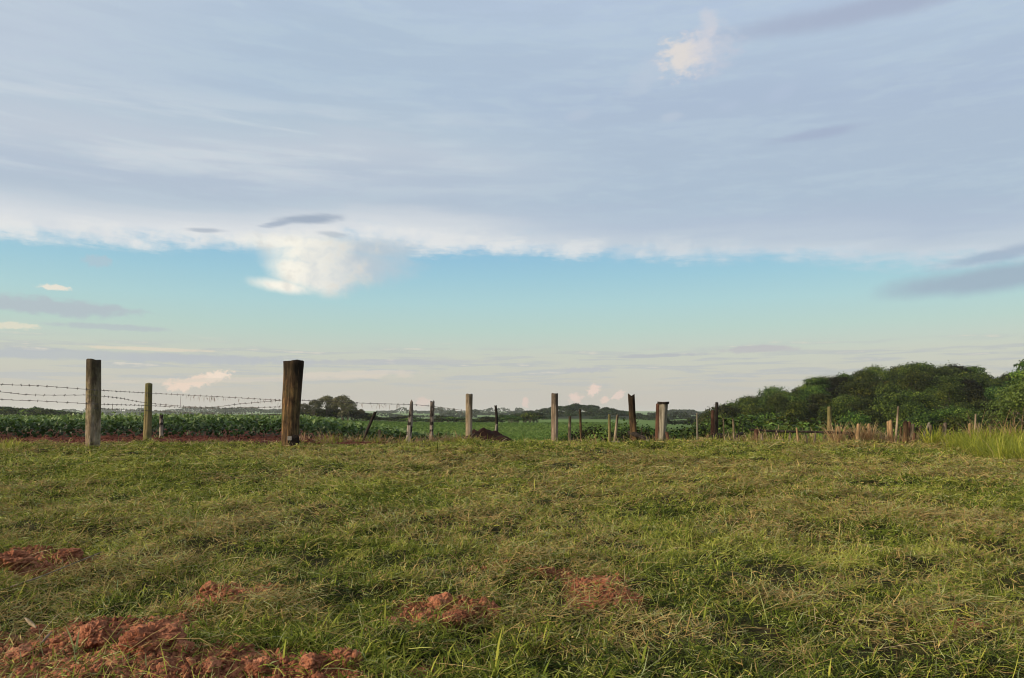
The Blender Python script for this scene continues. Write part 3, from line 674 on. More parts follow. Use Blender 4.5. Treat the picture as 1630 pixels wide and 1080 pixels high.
# details on the big dark post: a hollow at the foot and a small metal plate
def box_np(name, c_, s, mat, parent=None, rot=0, bev=.1):
    bm = bmesh.new(); bmesh.ops.create_cube(bm, size=1)
    for v in bm.verts: v.co = Vector((v.co.x * s[0], v.co.y * s[1], v.co.z * s[2]))
    bmesh.ops.bevel(bm, geom=bm.edges[:], offset=min(s) * bev, segments=2, affect='EDGES')
    me = bpy.data.meshes.new(name); bm.to_mesh(me); bm.free(); me.materials.append(mat)
    o = bpy.data.objects.new(name, me); C.objects.link(o); o.parent = parent; o.location = c_; o.rotation_euler = (0, 0, rot); return o
k = M('dull metal'); m_plate = k.surf(k.ramp(k.noise(40, 3), [(.3, (.08, .075, .07)), (.7, (.20, .19, .18))]), .6, spec=.5)
k = M('shaded hollow'); m_hollow_shade = k.surf(k.ramp(k.noise(30, 3), [(.3, (.004, .003, .003)), (.7, (.02, .014, .01))]), 1.)
pb = P(466, 11.55, 702); pb2 = Vector(p4.location)
hl = clod_mesh('hollow', 3, 91, .085, .03, .10, .15); hl.materials.clear(); hl.materials.append(m_hollow_shade)  # near-black lump: the inner shade of the hollow put into colour
ho = bpy.data.objects.new('hollow', hl); C.objects.link(ho); ho.parent = p4; ho.location = P(467.5, 11.43, 703) - pb2
box_np('metal_plate', P(461, 11.375, 698) - pb2, (.065, .012, .06), m_plate, p4)

# ------------------------------------------------------------------ barbed wire
k = M('rusty wire'); m_wire = k.surf(k.ramp(k.noise(30, 3), [(.3, (.035, .028, .024)), (.7, (.10, .08, .07))]), .6, spec=.4)
def tube(path, r, sides=5):
    V = []; n = len(path)
    for i, p_ in enumerate(path):
        t = (path[min(i + 1, n - 1)] - path[max(i - 1, 0)]).normalized(); a = t.cross(Vector((0, 0, 1)))
        if a.length < 1e-3: a = Vector((1, 0, 0))
        a.normalize(); b = t.cross(a)
        rr = r[i] if hasattr(r, '__len__') else r
        V += [p_ + a * math.cos(2 * math.pi * j / sides) * rr + b * math.sin(2 * math.pi * j / sides) * rr for j in range(sides)]
    Fq = [[i * sides + j, i * sides + (j + 1) % sides, (i + 1) * sides + (j + 1) % sides, (i + 1) * sides + j] for i in range(n - 1) for j in range(sides)]
    return np.array([v[:] for v in V]), np.array(Fq)
def smooth_path(pts, step=.03):
    out = []; m_ = len(pts)
    for i in range(m_ - 1):
        p0 = pts[max(i - 1, 0)]; a = pts[i]; b = pts[i + 1]; p3_ = pts[min(i + 2, m_ - 1)]; n = max(2, int((b - a).length / step))
        for q in range(n):
            t = q / n; out.append(.5 * ((2 * a) + (b - p0) * t + (2 * p0 - 5 * a + 4 * b - p3_) * t * t + (3 * a - p0 - 3 * b + p3_) * t ** 3))
    out.append(pts[-1]); return out
def wire(pts, label, cat='barbed wire', barbs=True, r=.0036, sag=.0):
    path = smooth_path([P(a, d, b) for a, b, d in pts], .02)
    path = [p_ + Vector((0, math.sin(i * .9) * .001, math.cos(i * .9) * .0012)) for i, p_ in enumerate(path)]
    o0 = path[0].copy(); path = [p_ - o0 for p_ in path]
    V, Fq = tube(path, r); Vs = [(V, Fq)]
    if barbs:
        acc = 0
        for i in range(2, len(path) - 2, 6):
            c_ = path[i]
            for s_ in range(3):
                v = Vector((rng.normal() * .5, rng.normal() * .5, rng.normal())).normalized() * .021
                vv, ff = tube([c_ - v, c_, c_ + v], [.0012, .0042, .0012], 4); Vs.append((vv, ff))
    off = 0; A = []; B = []
    for v, f in Vs: A.append(v); B.append(f + off); off += len(v)
    o = mesh_np('barbed_wire' if barbs else 'wire_tie', np.concatenate(A), np.concatenate(B), m_wire, loc=o0)
    return tag(o, label, cat, 'wires of the fence')
dd = 11.2
wire([(-120, 604, 10.3), (0, 612, 10.9), (70, 615, 11.0), (149, 621, 11.15)], 'top strand of barbed wire left of the thick grey post')
wire([(149, 621, 11.15), (236, 626, 12.8), (350, 632, 12.2), (448, 637.5, 11.6)], 'top strand of barbed wire between the thick grey and the widest dark post')
wire([(-120, 612, 10.3), (0, 624, 10.9), (55, 629, 11.0), (149, 629, 11.15)], 'second strand of barbed wire left of the thick grey post')
wire([(149, 630, 11.15), (190, 634, 12), (236, 642, 12.8), (325, 648.5, 12.3), (385, 643, 12), (448, 637.5, 11.6)], 'sagging second strand of barbed wire right of the thick grey post')
wire([(-120, 628, 10.3), (0, 636, 10.9), (70, 639, 11.0), (149, 643.5, 11.15)], 'third strand of barbed wire left of the thick grey post')
wire([(149, 643.5, 11.15), (236, 646, 12.8), (330, 650, 12.2), (448, 648, 11.6)], 'third strand of barbed wire between the thick grey and the widest dark post')
wire([(149, 650, 11.15), (236, 654, 12.8), (330, 658, 12.2), (448, 660, 11.6)], 'lowest strand of barbed wire in front of the crop', barbs=True, r=.0025)
wire([(474, 637, 11.7), (576, 642, 12.6), (655, 644.5, 13.1), (688, 647, 13.2), (747, 655, 12.9)], 'single strand of barbed wire from the widest dark post to the tan post')
wire([(288, 629, 12.5), (287, 648, 12.4)], 'short tie wire hanging between strands right of the greenish post', 'tie wire', False, .003)
wire([(179, 644, 11.7), (179, 652, 11.7)], 'short tie wire below the third strand right of the grey post', 'tie wire', False, .003)
wire([(225, 645, 12.4), (224, 668, 12.4)], 'short tie wire hanging close to the greenish post', 'tie wire', False, .003)
wire([(560, 641, 12.5), (567, 652, 12.5), (585, 660, 12.6)], 'loose curled wire end hanging by the tree clump', 'loose wire', False, .002)
# dry grass caught on the wires
parts = []
for (a0, b0, a1, b1, n) in [(296, 630, 345, 633, 26), (322, 633, 440, 638, 22), (575, 643, 640, 645, 22), (440, 641, 448, 642, 4), (690, 649, 740, 656, 6)]:
    for q in range(n):
        t = rng.random(); p_ = P(a0 + (a1 - a0) * t, 12.3, b0 + (b1 - b0) * t)
        V, Fs, k_ = blades(np.array([p_.x]), np.array([p_.y]), rng.random(1) * 6.28, rng.uniform(.03, .10, 1), np.array([.006]), rng.uniform(-1.7, -.9, 1), rng.uniform(-.5, .5, 1), np.array([p_.z]))
        parts.append((V, Fs, np.full(k_, .1)))
V, Fs, T = join(parts)
tag(mesh_np('dry_grass', V, Fs, m_dry, tint=T), 'wisps of dry grass caught on the barbed wire', 'grass', kind='stuff')

# ------------------------------------------------------------------ logs and fallen branches
def log(pts, r0, r1, kind, label, name='fallen_branch', cat='branch', group=None, twigs=0, rough=.15):
    path = smooth_path([P(a, d, b) for a, b, d in pts], .06); o0 = path[0].copy(); path = [p_ - o0 for p_ in path]; n = len(path)
    rr = [(r0 + (r1 - r0) * i / (n - 1)) * (1 + rough * mnoise.noise(Vector((i * .4, r0 * 90, 0)))) * (.4 if i in (0, n - 1) else 1) for i in range(n)]
    V, Fq = tube(path, rr, 9); A = [V]; B = [Fq]; off = len(V)
    for q in range(twigs):
        c_ = path[int(rng.integers(1, n - 1))]; v = Vector((rng.normal() * .5, rng.normal() * .3, abs(rng.normal()) * .6 + .1)); v *= rng.uniform(.15, .4) / v.length
        vv, ff = tube([c_, c_ + v * .5 + Vector((0, 0, .01)), c_ + v + Vector((.03, 0, 0))], [.008, .006, .002], 5); A.append(vv); B.append(ff + off); off += len(vv)
    o = mesh_np(name, np.concatenate(A), np.concatenate(B), WM(kind, 9), loc=o0, smooth=True); return tag(o, label, cat, group)
log([(1000, 688, 13.0), (1014, 693, 12.8), (1030, 700, 12.6), (1046, 709, 12.3)], .045, .03, 'black', 'black fallen branch sloping down to the pale capped post', twigs=6, rough=.4)
log([(1098, 710, 12.3), (1120, 704, 12.5), (1136, 697, 12.8), (1150, 693, 13.0)], .055, .05, 'black', 'black log sloping up in front of the paired posts', twigs=7, rough=.5)
log([(1152, 710, 12.3), (1166, 701, 12.6), (1182, 689, 13.0)], .03, .025, 'black', 'thin black branch sloping up right of the paired posts', twigs=3)
log([(973, 703, 12.4), (995, 706, 12.3), (1022, 706.5, 12.3)], .02, .018, 'pale', 'pale pole lying flat at the foot of the thin stakes', 'fallen_pole', 'pole')
log([(1029, 700, 12.2), (1046, 716, 11.9)], .012, .01, 'pale', 'thin pale stick lying below the pale capped post', 'fallen_stick', 'stick')
log([(1192, 684, 12.6), (1240, 687, 12.55), (1300, 688, 12.4), (1362, 691, 12.25)], .018, .024, 'black', 'long low dark rail carried by short uprights at the right', 'rail', 'rail', rough=.3)
log([(1368, 719, 12.0), (1400, 718, 12.0), (1445, 719, 12.0)], .03, .03, 'black', 'dark log lying at the foot of the straw canes', twigs=0)
log([(1462, 717, 12.2), (1500, 714, 12.2), (1530, 713, 12.2)], .03, .025, 'red', 'rusty log lying at the foot of the stake pair', twigs=0)
log([(1583, 782, 6.6), (1605, 794, 6.5), (1632, 812, 6.3)], .007, .006, 'straw', 'pale cut cane lying on the meadow at the right edge', 'cut_cane', 'cane')
log([(1605, 780, 6.8), (1634, 800, 6.5)], .005, .004, 'straw', 'second thinner cut cane beside the pale one at the right edge', 'cut_cane', 'cane')
log([(40, 984, 3.05), (58, 1000, 2.97)], .009, .007, 'tan', 'short tan stick poking out of the dirt heap, far left', 'stick', 'stick')
log([(66, 1024, 2.75), (82, 1006, 2.8)], .006, .005, 'pink', 'thin reddish stick lying on the dirt heap', 'stick', 'stick')
log([(0, 940, 3.55), (60, 920, 3.65), (110, 900, 3.85), (165, 878, 4.1)], .004, .003, 'tan', 'long thin dry stem lying across the clods at the left edge', 'loose_straw', 'straw')
log([(445, 762, 7.8), (490, 792, 7.4), (518, 806, 7.2)], .008, .006, 'dark', 'dark bent stem lying on the meadow below the widest dark post', 'loose_straw', 'straw')
# dark earth mound beside the tan post
def mound(px, d, w, h, label, mat, seed, depth=.5, skew=0.):
    c0 = P(px, d); n = 46; V = []
    for i in range(n + 1):
        for j in range(21):
            s = i / n * 2 - 1; t = j / 20 * 2 - 1; rr = min(1, math.hypot(s, t)); hh = (1 - rr ** 2) ** .8 * (1 - skew * s)
            hh *= .9 + .25 * mnoise.fractal(Vector((s * 3 + seed, t * 3, 1)), 1, 2, 4)
            x, y = c0.x + s * w / 2, c0.y + t * depth
            V.append((x - c0.x, y - c0.y, float(gz(x, y)) - c0.z + hh * h - .03))
    idx = np.arange((n + 1) * 21).reshape(n + 1, 21)
    Fq = np.stack([idx[:-1, :-1], idx[1:, :-1], idx[1:, 1:], idx[:-1, 1:]], -1).reshape(-1, 4)
    return tag(mesh_np('earth_mound', np.array(V), Fq, mat, loc=c0, smooth=True), label, 'mound')
mound(783, 13.0, 1.15, .30, 'dark reddish earth mound behind the straight tan post', m_dsoil, 5, .5, .55)
mound(1120, 13.6, 1.3, .12, 'low dark heap of debris between the pale capped post and the paired posts', m_dsoil, 8)

# ------------------------------------------------------------------ crop
def leaves(x, y, z, size, tilt=.7, aspect=.62):
    """single leaf faces (quads, pointed) with random headings"""
    n = len(x); a = rng.random(n) * 6.283; e = rng.normal(0, tilt, n); ro = rng.normal(0, .6, n)
    d_ = np.stack([np.cos(a) * np.cos(e), np.sin(a) * np.cos(e), np.sin(e)], -1)
    s0 = np.stack([-np.sin(a), np.cos(a), np.zeros(n)], -1); up = np.cross(d_, s0)
    s_ = s0 * np.cos(ro)[:, None] + up * np.sin(ro)[:, None]
    c_ = np.stack([x, y, z], -1); L = size[:, None]; W = L * aspect
    V = np.stack([c_ - d_ * L * .5, c_ + s_ * W * .5 - d_ * L * .08, c_ + d_ * L * .5, c_ - s_ * W * .5 - d_ * L * .08], 1).reshape(-1, 3)
    return V, np.arange(n * 4).reshape(n, 4)
def front(x): return 14.0 + ss(x, -4, -.5) * 1.0
parts = []
rows_ = []
for ri in range(46):
    yy = ri * .5
    n = int(1500 if ri < 6 else (700 if ri < 16 else 380))
    x = rng.uniform(-17 - ri * .5, -.7 - ri * .02 - (.0 if ri < 3 else ri * .05), n); y = front(x) + yy + rng.normal(0, .10, n)
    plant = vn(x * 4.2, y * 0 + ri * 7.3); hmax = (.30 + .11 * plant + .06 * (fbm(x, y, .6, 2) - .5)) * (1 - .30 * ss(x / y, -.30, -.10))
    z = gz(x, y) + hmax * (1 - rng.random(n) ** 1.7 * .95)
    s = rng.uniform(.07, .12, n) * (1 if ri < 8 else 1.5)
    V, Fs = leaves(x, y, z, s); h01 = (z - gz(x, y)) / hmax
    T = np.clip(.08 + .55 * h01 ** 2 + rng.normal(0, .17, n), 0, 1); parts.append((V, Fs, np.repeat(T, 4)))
# outlying lower leaves and light new tips on top
n = 3000; x = rng.uniform(-15, -1.2, n); y = front(x) + rng.uniform(0, 2.5, n); z = gz(x, y) + (.37 + .05 * vn(x * 4.2, y)) * (1 - .30 * ss(x / y, -.30, -.10)) + rng.normal(0, .02, n)
V, Fs = leaves(x, y, z, rng.uniform(.05, .09, n), .9); parts.append((V, Fs, np.repeat(rng.uniform(.7, 1, n), 4)))
V, Fs, T = join(parts)
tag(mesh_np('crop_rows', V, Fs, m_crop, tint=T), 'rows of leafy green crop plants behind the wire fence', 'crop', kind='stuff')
n = 170000; y = 24 * (200 / 24) ** rng.random(n); u = rng.uniform(-.32, .16, n); x = u * y; y = np.round(y / 1.1) * 1.1 + rng.normal(0, .22, n)
V, Fs = leaves(x, y, gz(x, y) + rng.uniform(.0, .10, n), rng.uniform(.10, .2, n) * np.clip(y / 60, .6, 2.6), .35)
tag(mesh_np('crop_field', V, Fs, m_field, tint=np.repeat(np.clip(rng.normal(.55, .12, n) + (fbm(x, y, .03, 3) - .5) * .6, 0, 1), 4)), 'wide green crop field stretching to the hedgerow beyond the fence', 'crop', kind='stuff')

# ------------------------------------------------------------------ trees
k = M('bark'); o_ = k.obj((1, 1, .3)); a = k.noise(8, 5, .6, o_); m_bark = k.surf(k.ramp(a, [(.3, (.05, .04, .03)), (.7, (.20, .17, .13))]), .9, a, .5, .03)
def shell_leaves(Pn, N, size, r_, jit=.45, aspect=.8):
    """leaf sprays lying on the outside of each bough, so every bough has a lit and a shaded side"""
    n = len(Pn); N = N + r_.normal(0, jit, (n, 3)); N /= np.linalg.norm(N, axis=1)[:, None]
    t_ = np.cross(N, r_.normal(size=(n, 3))); t_ /= np.linalg.norm(t_, axis=1)[:, None]; b_ = np.cross(N, t_); L = size[:, None] * .5
    V = np.stack([Pn - t_ * L, Pn + b_ * L * aspect, Pn + t_ * L, Pn - b_ * L * aspect], 1).reshape(-1, 3)
    return V, np.arange(n * 4).reshape(n, 4)
def make_tree(name, H, W, nl, lobes, leaf, mat, seed, bottom=.25, flat=.5, umbrella=.6, trunk_r=.16, lobe_r=.30, under=False, **k):
    r_ = np.random.default_rng(seed); root = empty(name, (0, 0, 0), **k)
    cen = []
    for i in range(lobes):
        a = r_.random() * 6.283; q = math.sqrt((i + .5) / lobes); rr = q * W * .36
        top = H * (1 - lobe_r * flat * W / H * .9) - umbrella * (1 - math.sqrt(max(0, 1 - q ** 2 * .98))) * H * (1 - bottom) * r_.uniform(.6, 1.1)
        a = i * 2.39996 + r_.normal() * .3
        cen.append((rr * math.cos(a), rr * math.sin(a), max(top, H * bottom)))
    cen = np.array(cen); per = nl // lobes; Vs = []; Ns = []
    R_ = W * lobe_r * r_.uniform(.65, 1.15, lobes)
    for (cx, cy, cz), lr in zip(cen, R_):
        v = r_.normal(size=(per, 3)); v /= np.linalg.norm(v, axis=1)[:, None]; v[:, 2] = np.where((v[:, 2] < -.25) & (not under), -v[:, 2] * .8, v[:, 2])
        rad = lr * r_.uniform(.55, 1.05, per) ** .6; nn = np.array([mnoise.noise(Vector(q_ * 2.4 + cx)) for q_ in v]); rad = rad * (1 + .5 * nn)
        Ns.append(v * np.array([1, 1, 1 / max(flat, .4)]))
        Vs.append(np.stack([cx + v[:, 0] * rad, cy + v[:, 1] * rad, cz + v[:, 2] * rad * flat], -1))
    Pn = np.concatenate(Vs); n = len(Pn); V, Fs = shell_leaves(Pn, np.concatenate(Ns), r_.uniform(.6, 1.3, n) * leaf, r_)
    lob = np.repeat(r_.normal(0, .19, lobes), per)
    T = np.clip(.5 + lob + r_.normal(0, .15, n), 0, 1)
    mesh_np('crown', V, Fs, mat, root, tint=np.repeat(T, 4))
    hb = H * bottom * .9; A = []; B = []; off = 0
    tv, tf = tube([Vector((0, 0, -.4)), Vector((.03 * H, 0, hb * .5)), Vector((0, .02 * H, hb)), Vector((0, 0, H * .7))], [trunk_r * 1.3, trunk_r, trunk_r * .8, trunk_r * .25], 8); A.append(tv); B.append(tf); off += len(tv)
    for i in range(min(lobes, 9)):
        c_ = Vector(cen[i * lobes // min(lobes, 9)]); st = Vector((0, .02 * H, hb * r_.uniform(.7, 1.1)))
        tv, tf = tube([st, st.lerp(c_, .5) + Vector((0, 0, .05 * H)), c_], [trunk_r * .5, trunk_r * .3, trunk_r * .1], 5); A.append(tv); B.append(tf + off); off += len(tv)
    mesh_np('trunk', np.concatenate(A), np.concatenate(B), m_bark, root, smooth=True)
    return root
used = set()
def put(proto, loc, s=1., rz=None, sz=None, **k):
    if proto.name not in used: used.add(proto.name); o = proto
    else:
        o = proto.copy(); C.objects.link(o)
        for ch in proto.children: q = ch.copy(); C.objects.link(q); q.parent = o
    o.location = loc; o.scale = (s, s, s * (sz or 1)); o.rotation_euler = (0, 0, rng.uniform(0, 6.28) if rz is None else rz)
    return tag(o, **k)
# wooded hill at the right
FT = [make_tree('forest_tree', 7.5, 6.8, 8000, 22, .24, m_leaf, 10 + i, .08, [.7, .85, .6, .8, .9][i], [1., 1.1, .95, 1.05, 1.15][i], .2, [.26, .24, .22, .30, .26][i]) for i in range(5)]
cnt = 0; pts = [(u_, d_) for u_, d_ in ((.27, 131), (.285, 124), (.30, 134), (.315, 128), (.28, 100))]
for ri, d in enumerate([45, 50, 56, 63, 71, 80, 90, 100, 110, 119, 127, 134, 139]):
    sp_ = 5.4 if d < 125 else 4.2
    nrow = int(.62 * d / sp_) + 1
    for q in range(nrow):
        pts.append((.262 + (q + rng.uniform(.1, .9)) / nrow * .60, d + rng.uniform(-3, 3)))
HL = ['dark layered forest tree high on the wooded hill, along its skyline', 'mid green forest tree on the slope of the wooded hill at the right', 'yellow green forest tree low on the wooded hill behind the sticks and rail']
for (u, d) in pts:
    x = u * d; top = float(canopy(np.array(u), np.array(d))) + rng.normal(0, .5)
    zg = float(gz(x, d)); s = rng.uniform(.7, 1.15) * (.72 + .28 * (d - 45) / 90)
    base = min(top - 7.5 * s, zg + .3)
    szf = (top - base) / (7.5 * s)
    lb = HL[0] if d > 112 else (HL[1] if d > 70 else HL[2])
    put(FT[int(rng.integers(0, 5))], (x, d, base), s, sz=szf, label=lb, cat='tree', group='trees of the wooded hill at the right'); cnt += 1
# bright round tree and dark tree at the right edge
bt = make_tree('round_tree', 6.2, 7.6, 9000, 26, .17, m_bright, 33, .2, .62, .85, .18, .22)
p_ = P(1652, 58, 598); put(bt, (p_.x, 58, p_.z - 6.2), 1., 0, label='bright green round crowned tree at the right edge of the photo', cat='tree')
p_ = P(1650, 84, 566); dt = make_tree('forest_tree', 8, 6.5, 5000, 18, .22, m_leaf, 34, .25, .6, .9, .2, .25); put(dt, (p_.x, 84, p_.z - 8), 1., 0, label='dark tree rising above the skyline at the right edge behind the bright round tree', cat='tree')
# shrubs in the dip behind the fence
SH = [make_tree('shrub', 1.6, 2.4, 3800, 14, .085, m, 50 + i, .08, .65, .8, .03, .28) for i, m in enumerate((m_leaf, m_bright, m_leaf))]
SH[0].name = 'shrub'
SHL = [(948, 27, 676, 1.0, 0, 'yellow green bush behind the faint grey stake'), (985, 26, 672, 1.1, 1, 'yellow green bush behind the leaning pale stake'), (1012, 24, 680, 1.0, 0, 'dark bush behind the leaning notched post'), (1030, 27, 676, 1.0, 2, 'dark bush left of the pale capped post'),
       (900, 28, 688, .7, 0, 'small dark bush behind the reddish tan post'), (1078, 24, 680, 1.3, 0, 'dark bush right of the pale capped post'), (1100, 27, 682, 1.3, 2, 'dark bush behind the very thin pale pole'), (1125, 22, 680, 1.0, 0, 'dark bush behind the paired posts'),
       (1160, 20, 660, 1.3, 2, 'tall dark bush right of the paired posts'), (1200, 21, 664, 1.4, 1, 'green bush over the left end of the low rail'), (1180, 18, 676, .8, 0, 'dark bush hanging over the thin black branch'), (1235, 20, 668, 1.3, 1, 'bright green bush behind the low rail'), (1275, 22, 664, 1.4, 0, 'dark bush behind the middle of the low rail'),
       (1222, 16, 680, .7, 2, 'dark leafy bush touching the rail uprights'), (1305, 19, 676, 1.1, 1, 'green bush left of the stubby mossy post'), (1345, 21, 672, 1.3, 0, 'dark bush behind the black upright'), (1385, 20, 680, 1.2, 2, 'grey green bush behind the orange tufts'), (1430, 21, 676, 1.3, 0, 'dark bush behind the straw canes'),
       (1475, 20, 682, 1.2, 2, 'dark bush behind the slanting sticks'), (1520, 22, 676, 1.3, 0, 'dark bush behind the stake pair'), (1570, 21, 678, 1.3, 1, 'green bush behind the tall grass'), (1620, 20, 672, 1.3, 0, 'dark bush behind the tall grass at the right edge')]
for (px, d, py, s, t, lb) in SHL:
    p_ = P(px, d, py); g = float(gz(p_.x, d)); hs = 1.6 * s
    put(SH[t], (p_.x, d, min(p_.z - hs, g + .1)), s, sz=max(1., (p_.z - g) / hs), label=lb, cat='shrub', group='bushes growing in the dip behind the fence')
# tree clump left of centre
EU = [make_tree('clump_tree', 7, 5.4, 4200, 24, .22, m_euc, 60 + i, .22, .95, .9, .12, .15, under=True) for i in range(3)]
for (px, py, s, lb) in [(489, 642, .8, 'short leftmost tree of the clump beside the widest dark post'), (503, 636, .95, 'second tree of the clump, left of its middle'), (517, 629, 1.15, 'tall open crowned tree in the left half of the clump'), (534, 637, .95, 'dark dense tree in the middle of the clump'),
                    (549, 629, 1.15, 'tallest tree in the right half of the clump'), (561, 637, .95, 'rightmost full tree of the clump'), (571, 651, .6, 'low tree at the right foot of the clump')]:
    p_ = P(px, 165, py); zg = float(gz(p_.x, 165)); H_ = p_.z - zg
    put(EU[int(px) % 3], (p_.x, 165 + rng.uniform(-4, 4), zg), s * .95, sz=H_ / (7 * s * .95), label=lb, cat='tree', group='clump of trees on the plain')
# hedgerow and mid hill
HT = [make_tree('hedge_tree', 4, 5, 900, 10, .34, m_leaf, 70 + i, .1, .6, .7, .1, .28) for i in range(4)]
def hedge(x0, x1, n, ytop_, d, lab, grp, jit=2.0, s0=.8, s1=1.2, protos=HT):
    for i in range(n):
        px = x0 + (x1 - x0) * (i + rng.uniform(.1, .9)) / n; py = (np.interp(px, *zip(*ytop_)) if isinstance(ytop_, list) else ytop_) + rng.normal(0, jit)
        dj = d + rng.uniform(-6, 6); p_ = P(px, dj, py); zg = float(gz(p_.x, dj)) - .2; s = rng.uniform(s0, s1)
        put(protos[int(rng.integers(0, len(protos)))], (p_.x, dj, zg), s, sz=max(.3, (p_.z - zg) / (4 * s)), label=lab, cat='tree', group=grp)
hedge(480, 600, 22, [(480, 652), (520, 650), (560, 652), (600, 661)], 172, 'low dark hedge tree filling the foot of the tree clump', 'undergrowth of the tree clump', 1.5)
hedge(600, 668, 9, 664, 186, 'low round hedge tree between the tree clump and the charred posts', 'hedgerow at the far edge of the field', 1.5)
hedge(676, 860, 30, [(676, 670), (700, 664), (730, 663), (780, 665), (830, 660), (860, 658)], 190, 'low round hedge tree behind the green field, centre', 'hedgerow at the far edge of the field', 1.6)
hedge(360, 480, 15, [(360, 667), (400, 662), (440, 660), (480, 656)], 150, 'dark hedge tree above the crop left of the widest dark post', 'hedgerow above the crop', 1.6)
hedge(160, 205, 6, 664.5, 150, 'dark flat crowned tree above the crop between the grey and greenish posts', 'flat crowned trees above the crop', .7, .5, .7)
hedge(270, 350, 9, 667, 170, 'small dark tree above the crop right of the greenish post', 'small trees above the crop', 1.2, .5, .8)
hedge(-60, 145, 34, [(-60, 640), (0, 647), (60, 650), (100, 655), (145, 661)], 230, 'dark wooded rise tree at the left edge above the crop', 'trees of the low rise at the left', 1.2, 1., 1.6)
MH = [make_tree('hill_tree', 7, 8, 1100, 14, .6, m_far, 80 + i, .15, .5, .6, .15, .26) for i in range(3)]
prof = [(800, 662), (835, 656), (860, 651), (885, 647), (920, 644), (950, 646), (975, 651), (1010, 657), (1040, 659), (1070, 664)]
for i in range(170):
    t = i / 170; px = rng.uniform(805, 1075); top = np.interp(px, *zip(*prof)); k_ = rng.random() if i > 50 else 0
    py = top + (672 - top) * k_ * .85 + rng.normal(0, .8); d = 380 - 130 * k_
    p_ = P(px, d, py); s = rng.uniform(.6, 1.); zg = min(p_.z - 6.5 * s, float(gz(p_.x, d)))
    put(MH[i % 3], (p_.x, d, zg), s, sz=(p_.z - zg) / (7 * s), label='dark tree of the wooded rise beyond the field, centre right', cat='tree', group='trees of the far wooded rise')
# far woods: ridges and tree lines, one mass
parts = []
def far_line(x0, x1, y0, y1, d, n, leaf, h0, h1, dens=1.):
    px = rng.uniform(x0, x1, n); w = fbm(px, px * 0, .045, 4, d * .013); ok = rng.random(n) < dens * (.35 + 1.3 * ss(w, .35, .6)); px = px[ok]; w = w[ok]
    u = (px - CX) / F; dj = d + rng.uniform(-.03, .03, len(px)) * d; py = y0 + (y1 - y0) * (px - x0) / (x1 - x0)
    z = CZ + (662 - py) / F * dj + (h0 + (h1 - h0) * (.35 + .65 * ss(.75 * vn(px * .07, px * 0 + d) + .25 * vn(px * .22, px * 0 + 3), .25, .75))) * rng.random(len(px)) ** .7 * 1.
    V, Fs = leaves(u * dj, dj, z, rng.uniform(.6, 1.3, len(px)) * leaf, .8, .8); parts.append((V, Fs, np.repeat(np.clip(rng.normal(.5, .2, len(px)), 0, 1), 4)))
far_line(150, 480, 660, 655, 1500, 5000, 3.4, 0, 11); far_line(130, 330, 662, 661, 900, 1800, 2.4, 0, 4, .6)
far_line(320, 480, 660, 657, 1100, 2600, 3., 0, 9); far_line(600, 860, 658, 659, 1300, 5200, 3., 0, 10); far_line(560, 760, 665, 664, 700, 2400, 2., 0, 4, .7)
far_line(700, 860, 661, 661, 900, 2600, 2.4, 0, 6); far_line(1030, 1150, 661, 661, 800, 3600, 2.2, 0, 5.5, 1.4); far_line(1040, 1160, 668, 668, 420, 1800, 1.8, 0, 4)
far_line(-300, 200, 655, 658, 1700, 4000, 4., 0, 10); far_line(1050, 1130, 674, 675, 200, 1500, .9, 0, 1.6, 1.5)
V, Fs, T = join(parts)
tag(mesh_np('distant_woods', V, Fs, m_far, tint=T), 'bluish lines of far off woods along the horizon', 'woods', kind='stuff')

# ------------------------------------------------------------------ weeds along the fence
def weeds(name, spots, label, mat, cat='grass', kind='stuff', **k):
    parts = []
    for (px, d, n, r, L0, L1, w, l0, l1, t0, t1) in spots:
        V, Fs, T = tuft(n, r, L0, L1, w * .7, w * 1.3, t0, t1, l0, l1); q = P(px, d)
        V[:, 0] += q.x; V[:, 1] += q.y; V[:, 2] += float(gz2(q.x, q.y)); parts.append((V, Fs, T))
    V, Fs, T = join(parts); return tag(mesh_np(name, V, Fs, mat, tint=T), label, cat, None, kind)
sp = []
for i in range(60): sp.append((rng.uniform(470, 760), rng.uniform(12.2, 13.4), 14, .10, .10, .30, .008, .3, 1.4, 0, .8))
for i in range(30): sp.append((rng.uniform(690, 750), rng.uniform(12.3, 13.0), 16, .12, .1, .28, .008, .2, 1.2, .2, 1.))
for i in range(60): sp.append((rng.uniform(820, 1180), rng.uniform(12.2, 13.4), 10, .10, .08, .28, .007, .3, 1.4, .2, .9))
for i in range(90): sp.append((rng.uniform(1150, 1520), rng.uniform(12.1, 13.4), 10, .13, .10, .36, .008, .4, 1.5, .1, 1.))
for i in range(24): sp.append((rng.uniform(0, 460), rng.uniform(11.6, 12.2), 8, .08, .08, .22, .006, .3, 1.4, .3, 1.))
for (a, d_, w_) in FEET:
    for q in range(3): sp.append((a + rng.uniform(-1, 1) * (w_ / d_ * F + 3), d_ - w_ - rng.uniform(0, .12), 7, .05, .05, .16, .006, .6, 1.5, .1, .9))
weeds('dry_weeds', sp, 'dry straw coloured weeds tangled along the fence line', m_dry)
sp = []
for i in range(120): sp.append((rng.uniform(500, 1180), rng.uniform(12.2, 13.6), 14, .10, .06, .24, .009, .4, 1.4, .1, .8))
for i in range(80): sp.append((rng.uniform(1150, 1520), rng.uniform(12.1, 13.6), 12, .14, .08, .32, .009, .5, 1.5, .2, .9))
for i in range(10): sp.append((rng.uniform(0, 28), rng.uniform(10.6, 11.6), 18, .06, .10, .26, .008, .8, 1.5, .4, 1.))
for i in range(26): sp.append((rng.uniform(730, 770), rng.uniform(11.6, 12.1), 8, .06, .06, .16, .007, .4, 1.4, .3, .9))
